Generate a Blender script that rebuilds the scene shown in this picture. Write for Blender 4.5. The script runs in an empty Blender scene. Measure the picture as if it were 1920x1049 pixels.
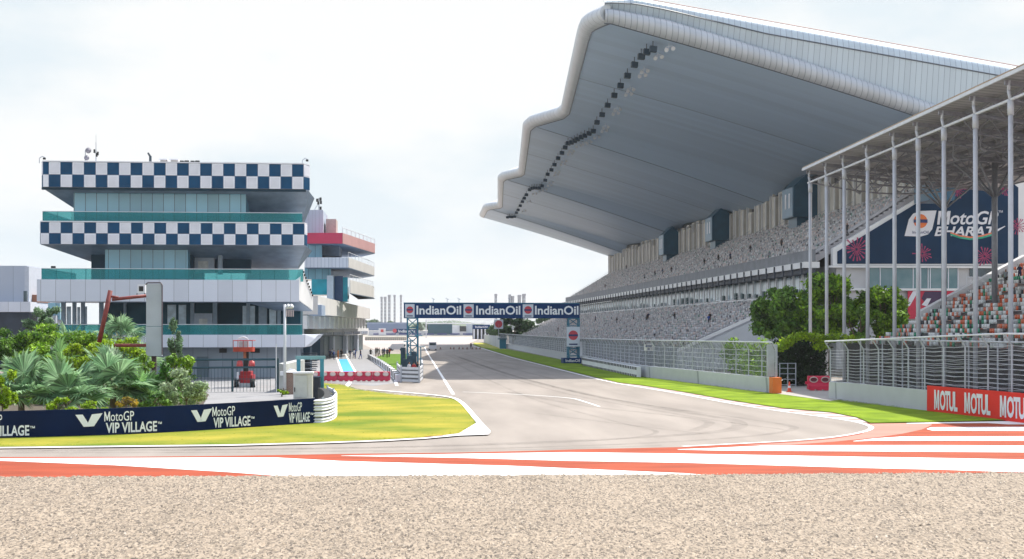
import bpy, bmesh, math, random
import numpy as np
from mathutils import Vector, Matrix
random.seed(7); rng = np.random.default_rng(7)
SC = bpy.context.scene
COL = SC.collection
R = math.radians

# ---------------------------------------------------------------- camera, world, sun, exposure
F = 2400.0; CX, HY = 960.0, 615.0; VPX = 771.0; CAMH = 5.5
TH = math.atan((CX - VPX) / F)
cam_d = bpy.data.cameras.new('camera'); cam = bpy.data.objects.new('camera', cam_d); COL.objects.link(cam)
cam_d.sensor_width = 36; cam_d.lens = 36 * F / 1920; cam_d.shift_y = (HY - 524.5) / 1920
cam_d.clip_start = 0.5; cam_d.clip_end = 12000
cam.location = (0, 0, CAMH); cam.rotation_euler = (R(90), 0, -TH)
SC.camera = cam

SUN_DIR = Vector((.46, .51, 1)).normalized()          # towards the sun: beyond the grandstand, to the right
sun_el = math.asin(SUN_DIR.z); sun_az = math.atan2(SUN_DIR.x, SUN_DIR.y)
world = bpy.data.worlds.new('World'); SC.world = world; world.use_nodes = True
nt = world.node_tree; nt.nodes.clear()
def wn(t): return nt.nodes.new(t)
out = wn('ShaderNodeOutputWorld'); bg = wn('ShaderNodeBackground'); sky = wn('ShaderNodeTexSky')
sky.sky_type = 'NISHITA'; sky.sun_disc = False; sky.sun_elevation = sun_el; sky.sun_rotation = sun_az
sky.dust_density = 3.0; sky.air_density = 1.2
tc = wn('ShaderNodeTexCoord'); mp = wn('ShaderNodeMapping'); mp.inputs['Scale'].default_value = (1, 1, 2.6)
n1 = wn('ShaderNodeTexNoise'); n1.inputs['Scale'].default_value = 3.2; n1.inputs['Detail'].default_value = 7; n1.inputs['Roughness'].default_value = .55
mp.inputs['Location'].default_value = (3.1, 1.7, 0.4)
cr = wn('ShaderNodeValToRGB'); cr.color_ramp.elements[0].position = .40; cr.color_ramp.elements[0].color = (0, 0, 0, 1)
cr.color_ramp.elements[1].position = .54; cr.color_ramp.elements[1].color = (1, 1, 1, 1)
# cloud cover is full near the horizon and thins towards the zenith, where the blue shows
sp = wn('ShaderNodeSeparateXYZ'); mr = wn('ShaderNodeMapRange'); mr.inputs[1].default_value = .30; mr.inputs[2].default_value = .65
mr.inputs[3].default_value = 1; mr.inputs[4].default_value = .25
mul = wn('ShaderNodeMath'); mul.operation = 'MULTIPLY'
mx = wn('ShaderNodeMix'); mx.data_type = 'RGBA'
CLOUD = 6.6
# bright haze low down, brighter bluish cloud overhead
cl = wn('ShaderNodeMix'); cl.data_type = 'RGBA'; cl.inputs[6].default_value = (4.85, 4.93, 4.95, 1); cl.inputs[7].default_value = (7.3, 8.2, 9.5, 1)
mr2 = wn('ShaderNodeMapRange'); mr2.inputs[1].default_value = .26; mr2.inputs[2].default_value = .5; nt.links.new(sp.outputs[2], mr2.inputs[0]); nt.links.new(mr2.outputs[0], cl.inputs[0])
nt.links.new(tc.outputs['Generated'], mp.inputs[0]); nt.links.new(mp.outputs[0], n1.inputs[0]); nt.links.new(n1.outputs[0], cr.inputs[0])
nt.links.new(tc.outputs['Generated'], sp.inputs[0]); nt.links.new(sp.outputs[2], mr.inputs[0])
lowc = wn('ShaderNodeMix'); lowc.data_type = 'RGBA'; lowc.inputs[6].default_value = (4.05, 4.50, 4.78, 1); lowc.inputs[7].default_value = (4.98, 5.06, 5.05, 1)
nt.links.new(cr.outputs[0], lowc.inputs[0]); nt.links.new(lowc.outputs[2], cl.inputs[6])
nt.links.new(mr.outputs[0], mx.inputs[0]); nt.links.new(sky.outputs[0], mx.inputs[6]); nt.links.new(cl.outputs[2], mx.inputs[7])
nt.links.new(mx.outputs[2], bg.inputs[0]); bg.inputs[1].default_value = 0.095
nt.links.new(bg.outputs[0], out.inputs[0])
sd = bpy.data.lights.new('sun', 'SUN'); sun = bpy.data.objects.new('sun', sd); COL.objects.link(sun)
sd.energy = 3.3; sd.angle = R(0.6); sd.color = (1, .945, .85)
sun.rotation_euler = SUN_DIR.to_track_quat('Z', 'Y').to_euler(); sun.location = (100, 100, 200)
SC.view_settings.view_transform = 'Standard'; SC.view_settings.look = 'None'
SC.view_settings.exposure = 1.05; SC.view_settings.gamma = 1.0
SC.cycles.max_bounces = 6; SC.cycles.transparent_max_bounces = 24; SC.cycles.use_denoising = True

# ---------------------------------------------------------------- pixel -> world helpers (1920x1049 photo pixels; a real distance is always given)
FW = Vector((math.sin(TH), math.cos(TH), 0)); RT = Vector((math.cos(TH), -math.sin(TH), 0)); UP = Vector((0, 0, 1))
CAM = Vector((0, 0, CAMH))
def ray(x, y): return FW + RT * ((x - CX) / F) + UP * ((HY - y) / F)
def WD(x, y, D): return CAM + ray(x, y) * D
def G(x, y, z=0.0): return CAM + ray(x, y) * ((CAMH - z) * F / (y - HY))
def WX(x, y, X): r = ray(x, y); return CAM + r * (X / r.x)
def WY(x, y, Y): r = ray(x, y); return CAM + r * (Y / r.y)

# ---------------------------------------------------------------- materials
def srgb(c):
    c = [v / 255 for v in c[:3]]
    return tuple((v / 12.92 if v <= .04045 else ((v + .055) / 1.055) ** 2.4) for v in c)
MATS = {}
def mat(name, col, rough=.6, var=.12, scale=3.0, bump=0.0, bscale=40, metal=0.0, spec=.5, col2=None, detail=4, stretch=None, trans=0.0, island=0.0):
    if name in MATS: return MATS[name]
    m = bpy.data.materials.new(name); m.use_nodes = True; t = m.node_tree; b = t.nodes['Principled BSDF']
    b.inputs['Roughness'].default_value = rough; b.inputs['Metallic'].default_value = metal
    b.inputs['Specular IOR Level'].default_value = spec
    L = t.links.new; N = t.nodes.new
    tc = N('ShaderNodeTexCoord'); mpn = N('ShaderNodeMapping')
    if stretch: mpn.inputs['Scale'].default_value = stretch
    L(tc.outputs['Object'], mpn.inputs[0])
    no = N('ShaderNodeTexNoise'); no.inputs['Scale'].default_value = scale; no.inputs['Detail'].default_value = detail
    L(mpn.outputs[0], no.inputs[0])
    rp = N('ShaderNodeValToRGB'); e = rp.color_ramp.elements
    c2 = col2 if col2 else tuple(max(0, c * (1 + var)) for c in col); c1 = col if col2 else tuple(c * (1 - var) for c in col)
    e[0].position = .32; e[0].color = (*c1, 1); e[1].position = .68; e[1].color = (*c2, 1)
    L(no.outputs[0], rp.inputs[0]); last = rp.outputs[0]
    if island:
        gi = N('ShaderNodeNewGeometry'); mr_ = N('ShaderNodeMapRange'); mr_.inputs[3].default_value = 1 - island; mr_.inputs[4].default_value = 1 + island
        L(gi.outputs['Random Per Island'], mr_.inputs[0]); mm = N('ShaderNodeMix'); mm.data_type = 'RGBA'; mm.blend_type = 'MULTIPLY'; mm.inputs[0].default_value = 1
        L(last, mm.inputs[6]); cb = N('ShaderNodeCombineColor')
        for k in range(3): L(mr_.outputs[0], cb.inputs[k])
        L(cb.outputs[0], mm.inputs[7]); last = mm.outputs[2]
    L(last, b.inputs['Base Color'])
    if bump:
        n2 = N('ShaderNodeTexNoise'); n2.inputs['Scale'].default_value = bscale; n2.inputs['Detail'].default_value = 5
        L(tc.outputs['Object'], n2.inputs[0]); bp = N('ShaderNodeBump'); bp.inputs['Strength'].default_value = bump; bp.inputs['Distance'].default_value = .05
        L(n2.outputs[0], bp.inputs['Height']); L(bp.outputs[0], b.inputs['Normal'])
    if trans:
        tl = N('ShaderNodeBsdfTranslucent'); ms = N('ShaderNodeMixShader'); ms.inputs[0].default_value = trans
        L(last, tl.inputs[0]); L(b.outputs[0], ms.inputs[1]); L(tl.outputs[0], ms.inputs[2]); L(ms.outputs[0], t.nodes['Material Output'].inputs[0])
    MATS[name] = m; return m
def stripes(name, col, line, period, width, axis=0, rough=.4, bump=.3, metal=0.0, var=.06, nscale=.4, spec=.5):
    """panels along one object axis with dark joints"""
    if name in MATS: return MATS[name]
    m = bpy.data.materials.new(name); m.use_nodes = True; t = m.node_tree; b = t.nodes['Principled BSDF']
    b.inputs['Roughness'].default_value = rough; b.inputs['Metallic'].default_value = metal; b.inputs['Specular IOR Level'].default_value = spec
    L = t.links.new; N = t.nodes.new
    tc = N('ShaderNodeTexCoord'); s = N('ShaderNodeSeparateXYZ'); L(tc.outputs['Object'], s.inputs[0])
    d = N('ShaderNodeMath'); d.operation = 'DIVIDE'; d.inputs[1].default_value = period; L(s.outputs[axis], d.inputs[0])
    f = N('ShaderNodeMath'); f.operation = 'FRACT'; L(d.outputs[0], f.inputs[0])
    l = N('ShaderNodeMath'); l.operation = 'LESS_THAN'; l.inputs[1].default_value = width / period; L(f.outputs[0], l.inputs[0])
    fl = N('ShaderNodeMath'); fl.operation = 'FLOOR'; L(d.outputs[0], fl.inputs[0])
    wnz = N('ShaderNodeTexWhiteNoise'); wnz.noise_dimensions = '1D'; L(fl.outputs[0], wnz.inputs['W'])
    no = N('ShaderNodeTexNoise'); no.inputs['Scale'].default_value = nscale; no.inputs['Detail'].default_value = 5; L(tc.outputs['Object'], no.inputs[0])
    ad = N('ShaderNodeMath'); ad.operation = 'ADD'; L(wnz.outputs[0], ad.inputs[0]); L(no.outputs[0], ad.inputs[1])
    mr_ = N('ShaderNodeMapRange'); mr_.inputs[1].default_value = 0.3; mr_.inputs[2].default_value = 1.7; mr_.inputs[3].default_value = 1 - var; mr_.inputs[4].default_value = 1 + var
    L(ad.outputs[0], mr_.inputs[0]); cb = N('ShaderNodeCombineColor')
    for k in range(3): L(mr_.outputs[0], cb.inputs[k])
    mm = N('ShaderNodeMix'); mm.data_type = 'RGBA'; mm.blend_type = 'MULTIPLY'; mm.inputs[0].default_value = 1
    mm.inputs[6].default_value = (*col, 1); L(cb.outputs[0], mm.inputs[7])
    m2 = N('ShaderNodeMix'); m2.data_type = 'RGBA'; L(l.outputs[0], m2.inputs[0]); L(mm.outputs[2], m2.inputs[6]); m2.inputs[7].default_value = (*line, 1)
    L(m2.outputs[2], b.inputs['Base Color'])
    if bump:
        wv = N('ShaderNodeMath'); wv.operation = 'PINGPONG'; wv.inputs[1].default_value = .5; L(d.outputs[0], wv.inputs[0])
        bp = N('ShaderNodeBump'); bp.inputs['Strength'].default_value = bump; bp.inputs['Distance'].default_value = .1; L(wv.outputs[0], bp.inputs['Height']); L(bp.outputs[0], b.inputs['Normal'])
    MATS[name] = m; return m
def palette(name, cols, rough=.5, dark=None):
    """a colour of its own for every loose piece"""
    if name in MATS: return MATS[name]
    m = bpy.data.materials.new(name); m.use_nodes = True; t = m.node_tree; b = t.nodes['Principled BSDF']
    b.inputs['Roughness'].default_value = rough; gi = t.nodes.new('ShaderNodeNewGeometry'); rp = t.nodes.new('ShaderNodeValToRGB')
    rp.color_ramp.interpolation = 'CONSTANT'; e = rp.color_ramp.elements
    while len(e) < len(cols): e.new(.5)
    acc = 0; tot = sum(w for w, c in cols)
    for k, (w, c) in enumerate(cols): e[k].position = acc / tot; e[k].color = (*c, 1); acc += w
    t.links.new(gi.outputs['Random Per Island'], rp.inputs[0]); t.links.new(rp.outputs[0], b.inputs['Base Color'])
    MATS[name] = m; return m
def seethrough(name, col, alpha, rough=.3, metal=0.0, tint=(1, 1, 1), mesh=None):
    if name in MATS: return MATS[name]
    m = bpy.data.materials.new(name); m.use_nodes = True; t = m.node_tree; b = t.nodes['Principled BSDF']
    b.inputs['Base Color'].default_value = (*col, 1); b.inputs['Roughness'].default_value = rough; b.inputs['Metallic'].default_value = 0 if mesh else metal; b.inputs['Specular IOR Level'].default_value = .05 if mesh else .5
    tr = t.nodes.new('ShaderNodeBsdfTransparent'); tr.inputs[0].default_value = (*tint, 1)
    ms = t.nodes.new('ShaderNodeMixShader'); ms.inputs[0].default_value = alpha
    if mesh:      # woven wire: a fine grid of strands with holes between
        tc = t.nodes.new('ShaderNodeTexCoord'); wv = t.nodes.new('ShaderNodeTexNoise'); wv.inputs['Scale'].default_value = mesh; wv.inputs['Detail'].default_value = 2
        mpn = t.nodes.new('ShaderNodeMapping'); mpn.inputs['Scale'].default_value = (1, 1, .6)
        t.links.new(tc.outputs['Object'], mpn.inputs[0]); t.links.new(mpn.outputs[0], wv.inputs[0])
        mr_ = t.nodes.new('ShaderNodeMapRange'); mr_.inputs[1].default_value = .35; mr_.inputs[2].default_value = .65; mr_.inputs[3].default_value = alpha * .5; mr_.inputs[4].default_value = alpha * 1.5
        t.links.new(wv.outputs[0], mr_.inputs[0]); t.links.new(mr_.outputs[0], ms.inputs[0])
    t.links.new(tr.outputs[0], ms.inputs[1]); t.links.new(b.outputs[0], ms.inputs[2]); t.links.new(ms.outputs[0], t.nodes['Material Output'].inputs[0])
    MATS[name] = m; return m

NAVY = mat('navy_panel', (.003, .062, .15), .5, .15, .6, spec=.2)
WHITE = mat('white_panel', (.74, .75, .80), .45, .05, .5)
BAND = stripes('pale_cladding', (.64, .68, .77), (.32, .34, .39), 1.55, .05, 0, .45, .0, var=.11)
WHITE_WALL = mat('white_render', (.76, .76, .76), .6, .06, .3)
GREYBLUE = stripes('ribbed_grey_metal', (.42, .50, .62), (.28, .34, .44), .6, .06, 0, .45, .2)
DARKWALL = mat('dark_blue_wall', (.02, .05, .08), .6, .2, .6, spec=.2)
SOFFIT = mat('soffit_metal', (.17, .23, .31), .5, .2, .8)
BLACK = mat('black_plastic', (.01, .012, .015), .5, .2)
RUBBER = mat('black_rubber', (.015, .016, .018), .8, .2)
STEEL = mat('galvanised_steel', (.40, .43, .48), .45, .1, 1.5, metal=.1)
STEEL_L = mat('pale_steel', (.62, .64, .68), .45, .08, 1.5, metal=.0)
CONC = mat('barrier_concrete', (.36, .38, .38), .85, .18, .7, bump=.2, bscale=6, stretch=(1, 1, .35))
CONC_D = mat('grey_concrete', (.22, .23, .24), .85, .2, .5)
TEALP = mat('teal_paint', (.01, .16, .26), .4, .1)
GLASS_TEAL = seethrough('teal_rail_glass', (.03, .28, .30), .42, .12, 0, (.50, .88, .88))
GLASS_BLUE = stripes('pale_blue_glazing', (.20, .42, .54), (.05, .1, .13), 1.19, .07, 0, .08, .0, var=.22, spec=.8)
GLASS_DARK = mat('dark_glazing', (.02, .05, .07), .06, .5, .5, spec=.9)
GLASS_TURQ = mat('turquoise_glazing', (.01, .32, .42), .12, .2, .5, spec=.8)
SALMON = mat('red_runoff_paint', (.31, .056, .022), .8, .20, .9, stretch=(.25, 1, 1), spec=.2)
WPAINT = mat('white_road_paint', (.80, .80, .80), .7, .04, .4, stretch=(.25, 1, 1))
PALEP = mat('worn_pink_paint', (.38, .16, .12), .75, .14, .5, stretch=(.25, 1, 1))

# ---------------------------------------------------------------- object helpers
def setp(o, label=None, cat=None, group=None, kind=None):
    if label: o['label'] = label
    if cat: o['category'] = cat
    if group: o['group'] = group
    if kind: o['kind'] = kind
    return o
def empty(name, loc, label, cat, group=None):
    o = bpy.data.objects.new(name, None); o.empty_display_size = .2; COL.objects.link(o); o.location = loc
    return setp(o, label, cat, group)
class MB:
    def __init__(s): s.v = []; s.f = []; s.m = []; s.cur = 0; s.sm = False; s.smooth = []
    def add(s, vs, fs):
        b = len(s.v); s.v += [tuple(p) for p in vs]
        for f in fs: s.f.append(tuple(b + i for i in f)); s.m.append(s.cur); s.smooth.append(s.sm)
        return s
    def mat(s, k): s.cur = k; return s
    def box(s, x0, x1, y0, y1, z0, z1):
        return s.add([(x0, y0, z0), (x1, y0, z0), (x1, y1, z0), (x0, y1, z0), (x0, y0, z1), (x1, y0, z1), (x1, y1, z1), (x0, y1, z1)],
                     [(0, 3, 2, 1), (4, 5, 6, 7), (0, 1, 5, 4), (1, 2, 6, 5), (2, 3, 7, 6), (3, 0, 4, 7)])
    def poly(s, pts): return s.add(pts, [tuple(range(len(pts)))])
    def prism(s, pts, d):
        n = len(pts); d = Vector(d); top = [Vector(p) + d for p in pts]
        return s.add([tuple(p) for p in pts] + [tuple(p) for p in top], [tuple(range(n))[::-1], tuple(range(n, 2 * n))] + [(i, (i + 1) % n, n + (i + 1) % n, n + i) for i in range(n)])
    def loft(s, secs, closed=True, caps=True):
        n = len(secs[0]); vs = [p for sec in secs for p in sec]; fs = []
        for k in range(len(secs) - 1):
            for i in range(n if closed else n - 1):
                j = (i + 1) % n; fs.append((k * n + i, k * n + j, (k + 1) * n + j, (k + 1) * n + i))
        if caps and closed: fs.append(tuple(range(n))[::-1]); fs.append(tuple((len(secs) - 1) * n + i for i in range(n)))
        return s.add(vs, fs)
    def tube(s, p, q, r, n=6, r2=None):
        p = Vector(p); q = Vector(q); d = (q - p); 
        if d.length < 1e-6: return s
        d.normalize(); a = d.orthogonal().normalized(); b = d.cross(a); r2 = r if r2 is None else r2
        if n == 4: off = math.pi / 4
        else: off = 0
        c = [a * math.cos(off + 2 * math.pi * k / n) + b * math.sin(off + 2 * math.pi * k / n) for k in range(n)]
        return s.add([p + e * r for e in c] + [q + e * r2 for e in c], [(i, (i + 1) % n, n + (i + 1) % n, n + i) for i in range(n)] + [tuple(range(n))[::-1], tuple(range(n, 2 * n))])
    def beam(s, p, q, w, h):
        """rectangular bar, h measured as near to vertical as can be"""
        p = Vector(p); q = Vector(q); d = (q - p).normalized(); up = Vector((0, 0, 1)) if abs(d.z) < .95 else Vector((0, 1, 0))
        a = d.cross(up).normalized() * w / 2; b = a.cross(d).normalized() * h / 2
        return s.add([p - a - b, p + a - b, p + a + b, p - a + b, q - a - b, q + a - b, q + a + b, q - a + b], [(0, 3, 2, 1), (4, 5, 6, 7), (0, 1, 5, 4), (1, 2, 6, 5), (2, 3, 7, 6), (3, 0, 4, 7)])
    def path(s, pts, r, n=6):
        for a, b in zip(pts[:-1], pts[1:]): s.tube(a, b, r, n)
        return s
    def disc(s, c, nrm, r, t=.05, n=20):
        c = Vector(c); nrm = Vector(nrm).normalized(); return s.tube(c, c + nrm * t, r, n)
    def build(s, name, mats, parent=None, origin=None, local=False, label=None, cat=None, group=None, kind=None):
        me = bpy.data.meshes.new(name); v = np.array([tuple(p) for p in s.v], dtype=float)
        if parent is not None:
            org = Vector((0, 0, 0)) if local else parent_loc(parent)
        elif origin is not None: org = Vector(origin)
        elif local: org = Vector((0, 0, 0))
        else:
            mn, mxx = v.min(0), v.max(0); org = Vector(((mn[0] + mxx[0]) / 2, (mn[1] + mxx[1]) / 2, mn[2]))
        v = v - np.array(org)
        me.from_pydata(v.tolist(), [], s.f)
        if not isinstance(mats, (list, tuple)): mats = [mats]
        for m_ in mats: me.materials.append(m_)
        if len(mats) > 1: me.polygons.foreach_set('material_index', s.m)
        if any(s.smooth): me.polygons.foreach_set('use_smooth', s.smooth)
        me.validate(); me.update()
        o = bpy.data.objects.new(name, me); COL.objects.link(o)
        if parent is not None: o.parent = parent
        else: o.location = org
        return setp(o, label, cat, group, kind)
def parent_loc(p):
    l = Vector(p.location)
    while p.parent: p = p.parent; l += Vector(p.location)
    return l
def copy_tree(o, parent=None):
    c = o.copy(); COL.objects.link(c); c.parent = parent
    for ch in list(o.children): copy_tree(ch, c)
    return c
def raw_mesh(name, v, f, mats, parent=None, mi=None, **kw):
    me = bpy.data.meshes.new(name); org = parent_loc(parent) if parent is not None else Vector(kw.pop('origin', (float(v[:, 0].mean()), float(v[:, 1].mean()), float(v[:, 2].min()))))
    kw.pop('origin', None)
    v = v - np.array(org); n = len(f); k = f.shape[1]
    me.vertices.add(len(v)); me.vertices.foreach_set('co', v.astype(np.float32).ravel())
    me.loops.add(n * k); me.loops.foreach_set('vertex_index', f.astype(np.int32).ravel())
    me.polygons.add(n); me.polygons.foreach_set('loop_start', np.arange(0, n * k, k, dtype=np.int32)); me.polygons.foreach_set('loop_total', np.full(n, k, dtype=np.int32))
    if not isinstance(mats, (list, tuple)): mats = [mats]
    for m_ in mats: me.materials.append(m_)
    if mi is not None: me.polygons.foreach_set('material_index', mi.astype(np.int32))
    me.update(calc_edges=True)
    o = bpy.data.objects.new(name, me); COL.objects.link(o)
    if parent is not None: o.parent = parent
    else: o.location = org
    return setp(o, **kw)
def text_geo(body, bold=0.0, size=1.0, shear=0.0, spacing=1.0):
    """outline of a word as flat geometry: verts in (x, z), width, faces"""
    cu = bpy.data.curves.new('t', 'FONT'); cu.body = body; cu.size = size; cu.offset = bold; cu.shear = shear; cu.space_character = spacing
    cu.resolution_u = 3; cu.fill_mode = 'FRONT'; cu.extrude = 0
    o = bpy.data.objects.new('t', cu); COL.objects.link(o); dg = bpy.context.evaluated_depsgraph_get(); dg.update()
    me = bpy.data.meshes.new_from_object(o.evaluated_get(dg)); bpy.data.objects.remove(o)
    v = np.array([(p.co.x, p.co.y) for p in me.vertices]); f = [tuple(p.vertices) for p in me.polygons]
    bpy.data.meshes.remove(me); v -= v.min(0); return v, f, v.max(0)
def text_on(mb, body, fn, x0, x1, z0, z1, bold=.0, shear=0., spacing=1.0, cap=None):
    """fit a word into the rectangle x0..x1, z0..z1 of a surface given by fn(u, w) -> point (already in front of it)"""
    if body[0] == 'M':      # the M is drawn by hand: wide, two stems and a valley
        v, f, m = text_geo(body[1:], bold, 1, shear, spacing); h = m[1] if body[1:].isupper() else m[1]
        wm = h * .92; gap = h * .10; tot = wm + gap + m[0]; sx = (x1 - x0) / tot; sz = (z1 - z0) / (cap or m[1]); s_ = .17 + bold * 2.6; k = shear * .8
        P = [(0, 0), (0, 1), (s_ * 1.15, 1), (.5, .40), (1 - s_ * 1.15, 1), (1, 1), (1, 0), (1 - s_, 0), (1 - s_, .62), (.5 + s_ * .35, .08), (.5 - s_ * .35, .08), (s_, .62), (s_, 0)]
        Q = [fn(x0 + (a * wm + k * b * h * .6) * sx, z0 + b * h * sz) for a, b in P]
        mb.add(Q, [(0, 1, 2, 11, 12), (2, 3, 10, 11), (3, 4, 8, 9), (3, 9, 10), (4, 5, 6, 7, 8)])
        mb.add([fn(x0 + (wm + gap + a) * sx, z0 + b * sz) for a, b in v], f); return mb
    v, f, m = text_geo(body, bold, 1, shear, spacing); sx = (x1 - x0) / m[0]; sz = (z1 - z0) / (cap or m[1])
    mb.add([fn(x0 + a * sx, z0 + b * sz) for a, b in v], f); return mb
# ================================================================ THE SETTING
ASPH = mat('asphalt', (.215, .188, .166), .75, .0, .30, bump=.2, bscale=9, col2=(.300, .264, .234), detail=9, stretch=(1.2, .22, 1), spec=.3)
ASPH_D = mat('darker_asphalt', (.20, .20, .21), .75, .0, .25, col2=(.25, .25, .26), detail=6)
GRASS_L = mat('lawn_left', (.115, .175, .014), .9, .0, .24, bump=.3, bscale=9, col2=(.35, .30, .040), detail=12, stretch=(.8, 1, 1), spec=.1)
GRASS_R = mat('lawn_right', (.11, .18, .008), .9, .0, .45, bump=.35, bscale=9, col2=(.22, .32, .014), detail=9, spec=.1)
GRASS_D = mat('lawn_pit', (.10, .19, .02), .9, .15, .5, bump=.4, bscale=14, spec=.1)
EARTH = mat('pale_earth', (.30, .28, .24), .95, .2, .05, detail=6)
def sheet(name, pts, z, m, far=False):
    mb = MB(); mb.poly([p if isinstance(p, Vector) else G(p[0], p[1], z) for p in pts])
    # the polygon lies flat at height z
    mb.v = [(x, y, z) for x, y, _ in mb.v]
    o = mb.build(name, m, origin=(0, 0, 0)); o['kind'] = 'structure'
    bm = bmesh.new(); bm.from_mesh(o.data); bmesh.ops.triangulate(bm, faces=bm.faces); bm.to_mesh(o.data); bm.free()
    return o
mb = MB(); mb.poly([(-4000, -300, -.02), (4000, -300, -.02), (4000, 7000, -.02), (-4000, 7000, -.02)]); mb.build('ground', EARTH, origin=(0, 0, 0))['kind'] = 'structure'
sheet('track_asphalt', [(-1500, 900), (3400, 900), (2600, 700), (1300, 634), (560, 634), (-900, 700)], 0.0, ASPH)
# painted run-off round the outside of the corner: one red sheet, white bands on it
A = [(-500, 858), (0, 857.4), (213, 857), (427, 855.3), (640, 851.5), (853, 849), (1000, 845.6), (1080, 843), (1280, 838.6), (1387, 833), (1493, 828), (1560, 822), (1610, 814), (1634, 805), (1636, 799), (1625, 793), (1720, 791.6), (1880, 788.5), (2500, 786)]
GRV = [(-500, 897), (0, 896.5), (427, 895.5), (853, 893.5), (1280, 892.5), (1600, 890.5), (1920, 889), (2500, 887)]
SL = .004
sheet('runoff_paint', A + GRV[::-1], SL, SALMON)
sheet('worn_paint', [(1390, 835), (1493, 829.5), (1560, 823.5), (1612, 815), (1637, 804), (1630, 794), (1740, 792.5), (1748, 797), (1728, 806), (1690, 814), (1640, 821), (1560, 829), (1480, 834.5)], SL * 2, PALEP)
def stripe(top, bot): sheet('white_band', top + bot[::-1], SL * 3, WPAINT)
stripe([(-500, 861), (0, 860), (213, 859), (427, 858.2), (520, 858.4), (640, 864.8), (853, 870.8), (960, 873.8), (1150, 882), (1280, 887.5), (1345, 892.3)], [(-500, 862), (0, 864.3), (213, 872.5), (427, 885.5), (560, 895.5), (853, 893.5), (1280, 892.5), (1344, 892.4)])
stripe([(640, 854.6), (853, 851.5), (1067, 848.2), (1280, 851), (1600, 856.6), (1760, 859), (1920, 862), (2400, 869)], [(640, 855), (853, 858.6), (1067, 864.5), (1280, 868), (1600, 877.3), (1760, 881), (1920, 886), (2300, 887.6)])
stripe([(1270, 842.8), (1330, 840.6), (1440, 835.4), (1600, 835), (1760, 835), (1920, 836), (2500, 839)], [(1271, 843.4), (1330, 844.8), (1600, 846.5), (1760, 847.5), (1920, 848.5), (2500, 853)])
stripe([(1600, 827.3), (1640, 822.3), (1690, 819), (1760, 818.6), (2500, 818)], [(1600, 828), (1640, 826.5), (1920, 826.5), (2500, 827)])
stripe([(1738, 804), (1746, 801.4), (1920, 800.4), (2500, 799)], [(1738, 805), (1748, 807.6), (1920, 808.3), (2500, 809)])
stripe([(1700, 793.6), (1880, 790), (2500, 787)], [(1700, 794.6), (1850, 793.6), (1890, 796), (2500, 797)])
# lawns
RL = [(886, 646), (905, 652.6), (960, 669), (1040, 689), (1119, 708), (1160, 717.3), (1200, 722), (1280, 734.5), (1371, 750.5), (1467, 765), (1560, 773), (1606, 782), (1632, 793), (1720, 791.6), (1882, 788)]
RB = [(1882, 787), (1745, 771), (1557, 749), (1500, 741), (1455, 738.5), (1360, 727), (1256, 713), (1205, 707), (1097, 685), (1040, 673), (980, 661), (925, 650), (905, 643)]
sheet('lawn_right', RL + RB, .06, GRASS_R)
LL = [(-700, 840), (0, 838), (213, 835.5), (427, 833.3), (610, 828.5), (720, 824.5), (800, 820), (860, 812.5), (893, 796), (878, 771), (861, 753), (845, 748), (740, 740), (665, 730), (640, 722), (600, 718), (560, 735), (520, 760), (300, 775), (-700, 785)]
sheet('lawn_left', LL, .06, GRASS_L)
sheet('verge_left', [(700, 672), (722, 664), (762, 664), (764, 712), (752, 706), (738, 694)], .06, GRASS_D)
# driveway and apron behind the corner board
sheet('driveway', [(380, 775), (380, 733), (330, 712), (-400, 706), (-400, 700), (560, 700), (606, 719), (590, 735), (588, 772)], .075, mat('driveway_concrete', (.24, .24, .25), .85, .12, .3))
sheet('planting_bed', [(-700, 783), (-700, 712), (345, 712), (392, 740), (372, 775)], .09, mat('bed_soil', (.07, .055, .035), .95, .3, 1.2, bump=.6, bscale=8))
# kerbs and edge lines
def linep(name, pts, w, z, m, close=False):
    """a painted line of real width along ground points"""
    P = [p if isinstance(p, Vector) else G(p[0], p[1], 0) for p in pts]; P = [Vector((p.x, p.y, 0)) for p in P]; l = []; r = []
    for i, p in enumerate(P):
        d = (P[min(i + 1, len(P) - 1)] - P[max(i - 1, 0)]).normalized(); n = Vector((-d.y, d.x, 0)) * w / 2; l.append(p + n); r.append(p - n)
    mb = MB()
    for i in range(len(P) - 1): mb.poly([(*l[i][:2], z), (*r[i][:2], z), (*r[i + 1][:2], z), (*l[i + 1][:2], z)])
    o = mb.build(name, m, origin=(0, 0, 0)); o['kind'] = 'structure'; return o
def smooth_pts(pts, n=8):
    out = []
    for i in range(len(pts) - 1):
        p0 = pts[max(i - 1, 0)]; p1 = pts[i]; p2 = pts[i + 1]; p3 = pts[min(i + 2, len(pts) - 1)]
        for k in range(n):
            t = k / n; out.append(tuple(.5 * ((2 * b) + (-a + c) * t + (2 * a - 5 * b + 4 * c - d) * t * t + (-a + 3 * b - 3 * c + d) * t ** 3) for a, b, c, d in zip(p0, p1, p2, p3)))
    out.append(pts[-1]); return out
linep('track_line', [(796, 650), (800, 660), (847, 735), (850, 740)], .28, .016, WPAINT)
linep('track_line', [(886, 649), (905, 654), (960, 671), (1040, 691), (1119, 711), (1160, 720)], .30, .016, WPAINT)
linep('track_line', smooth_pts([(1160, 720), (1200, 726.5), (1280, 740), (1371, 757), (1467, 772), (1560, 784.5), (1612, 793.5), (1634, 803), (1612, 812), (1560, 820.5), (1480, 827.5), (1387, 832.6), (1280, 838)]), .28, .018, WPAINT)
KERBP = stripes('kerb_paint', (.42, .22, .19), (.52, .46, .46), 2.6, 1.3, 1, .7, 0, var=.1)
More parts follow.
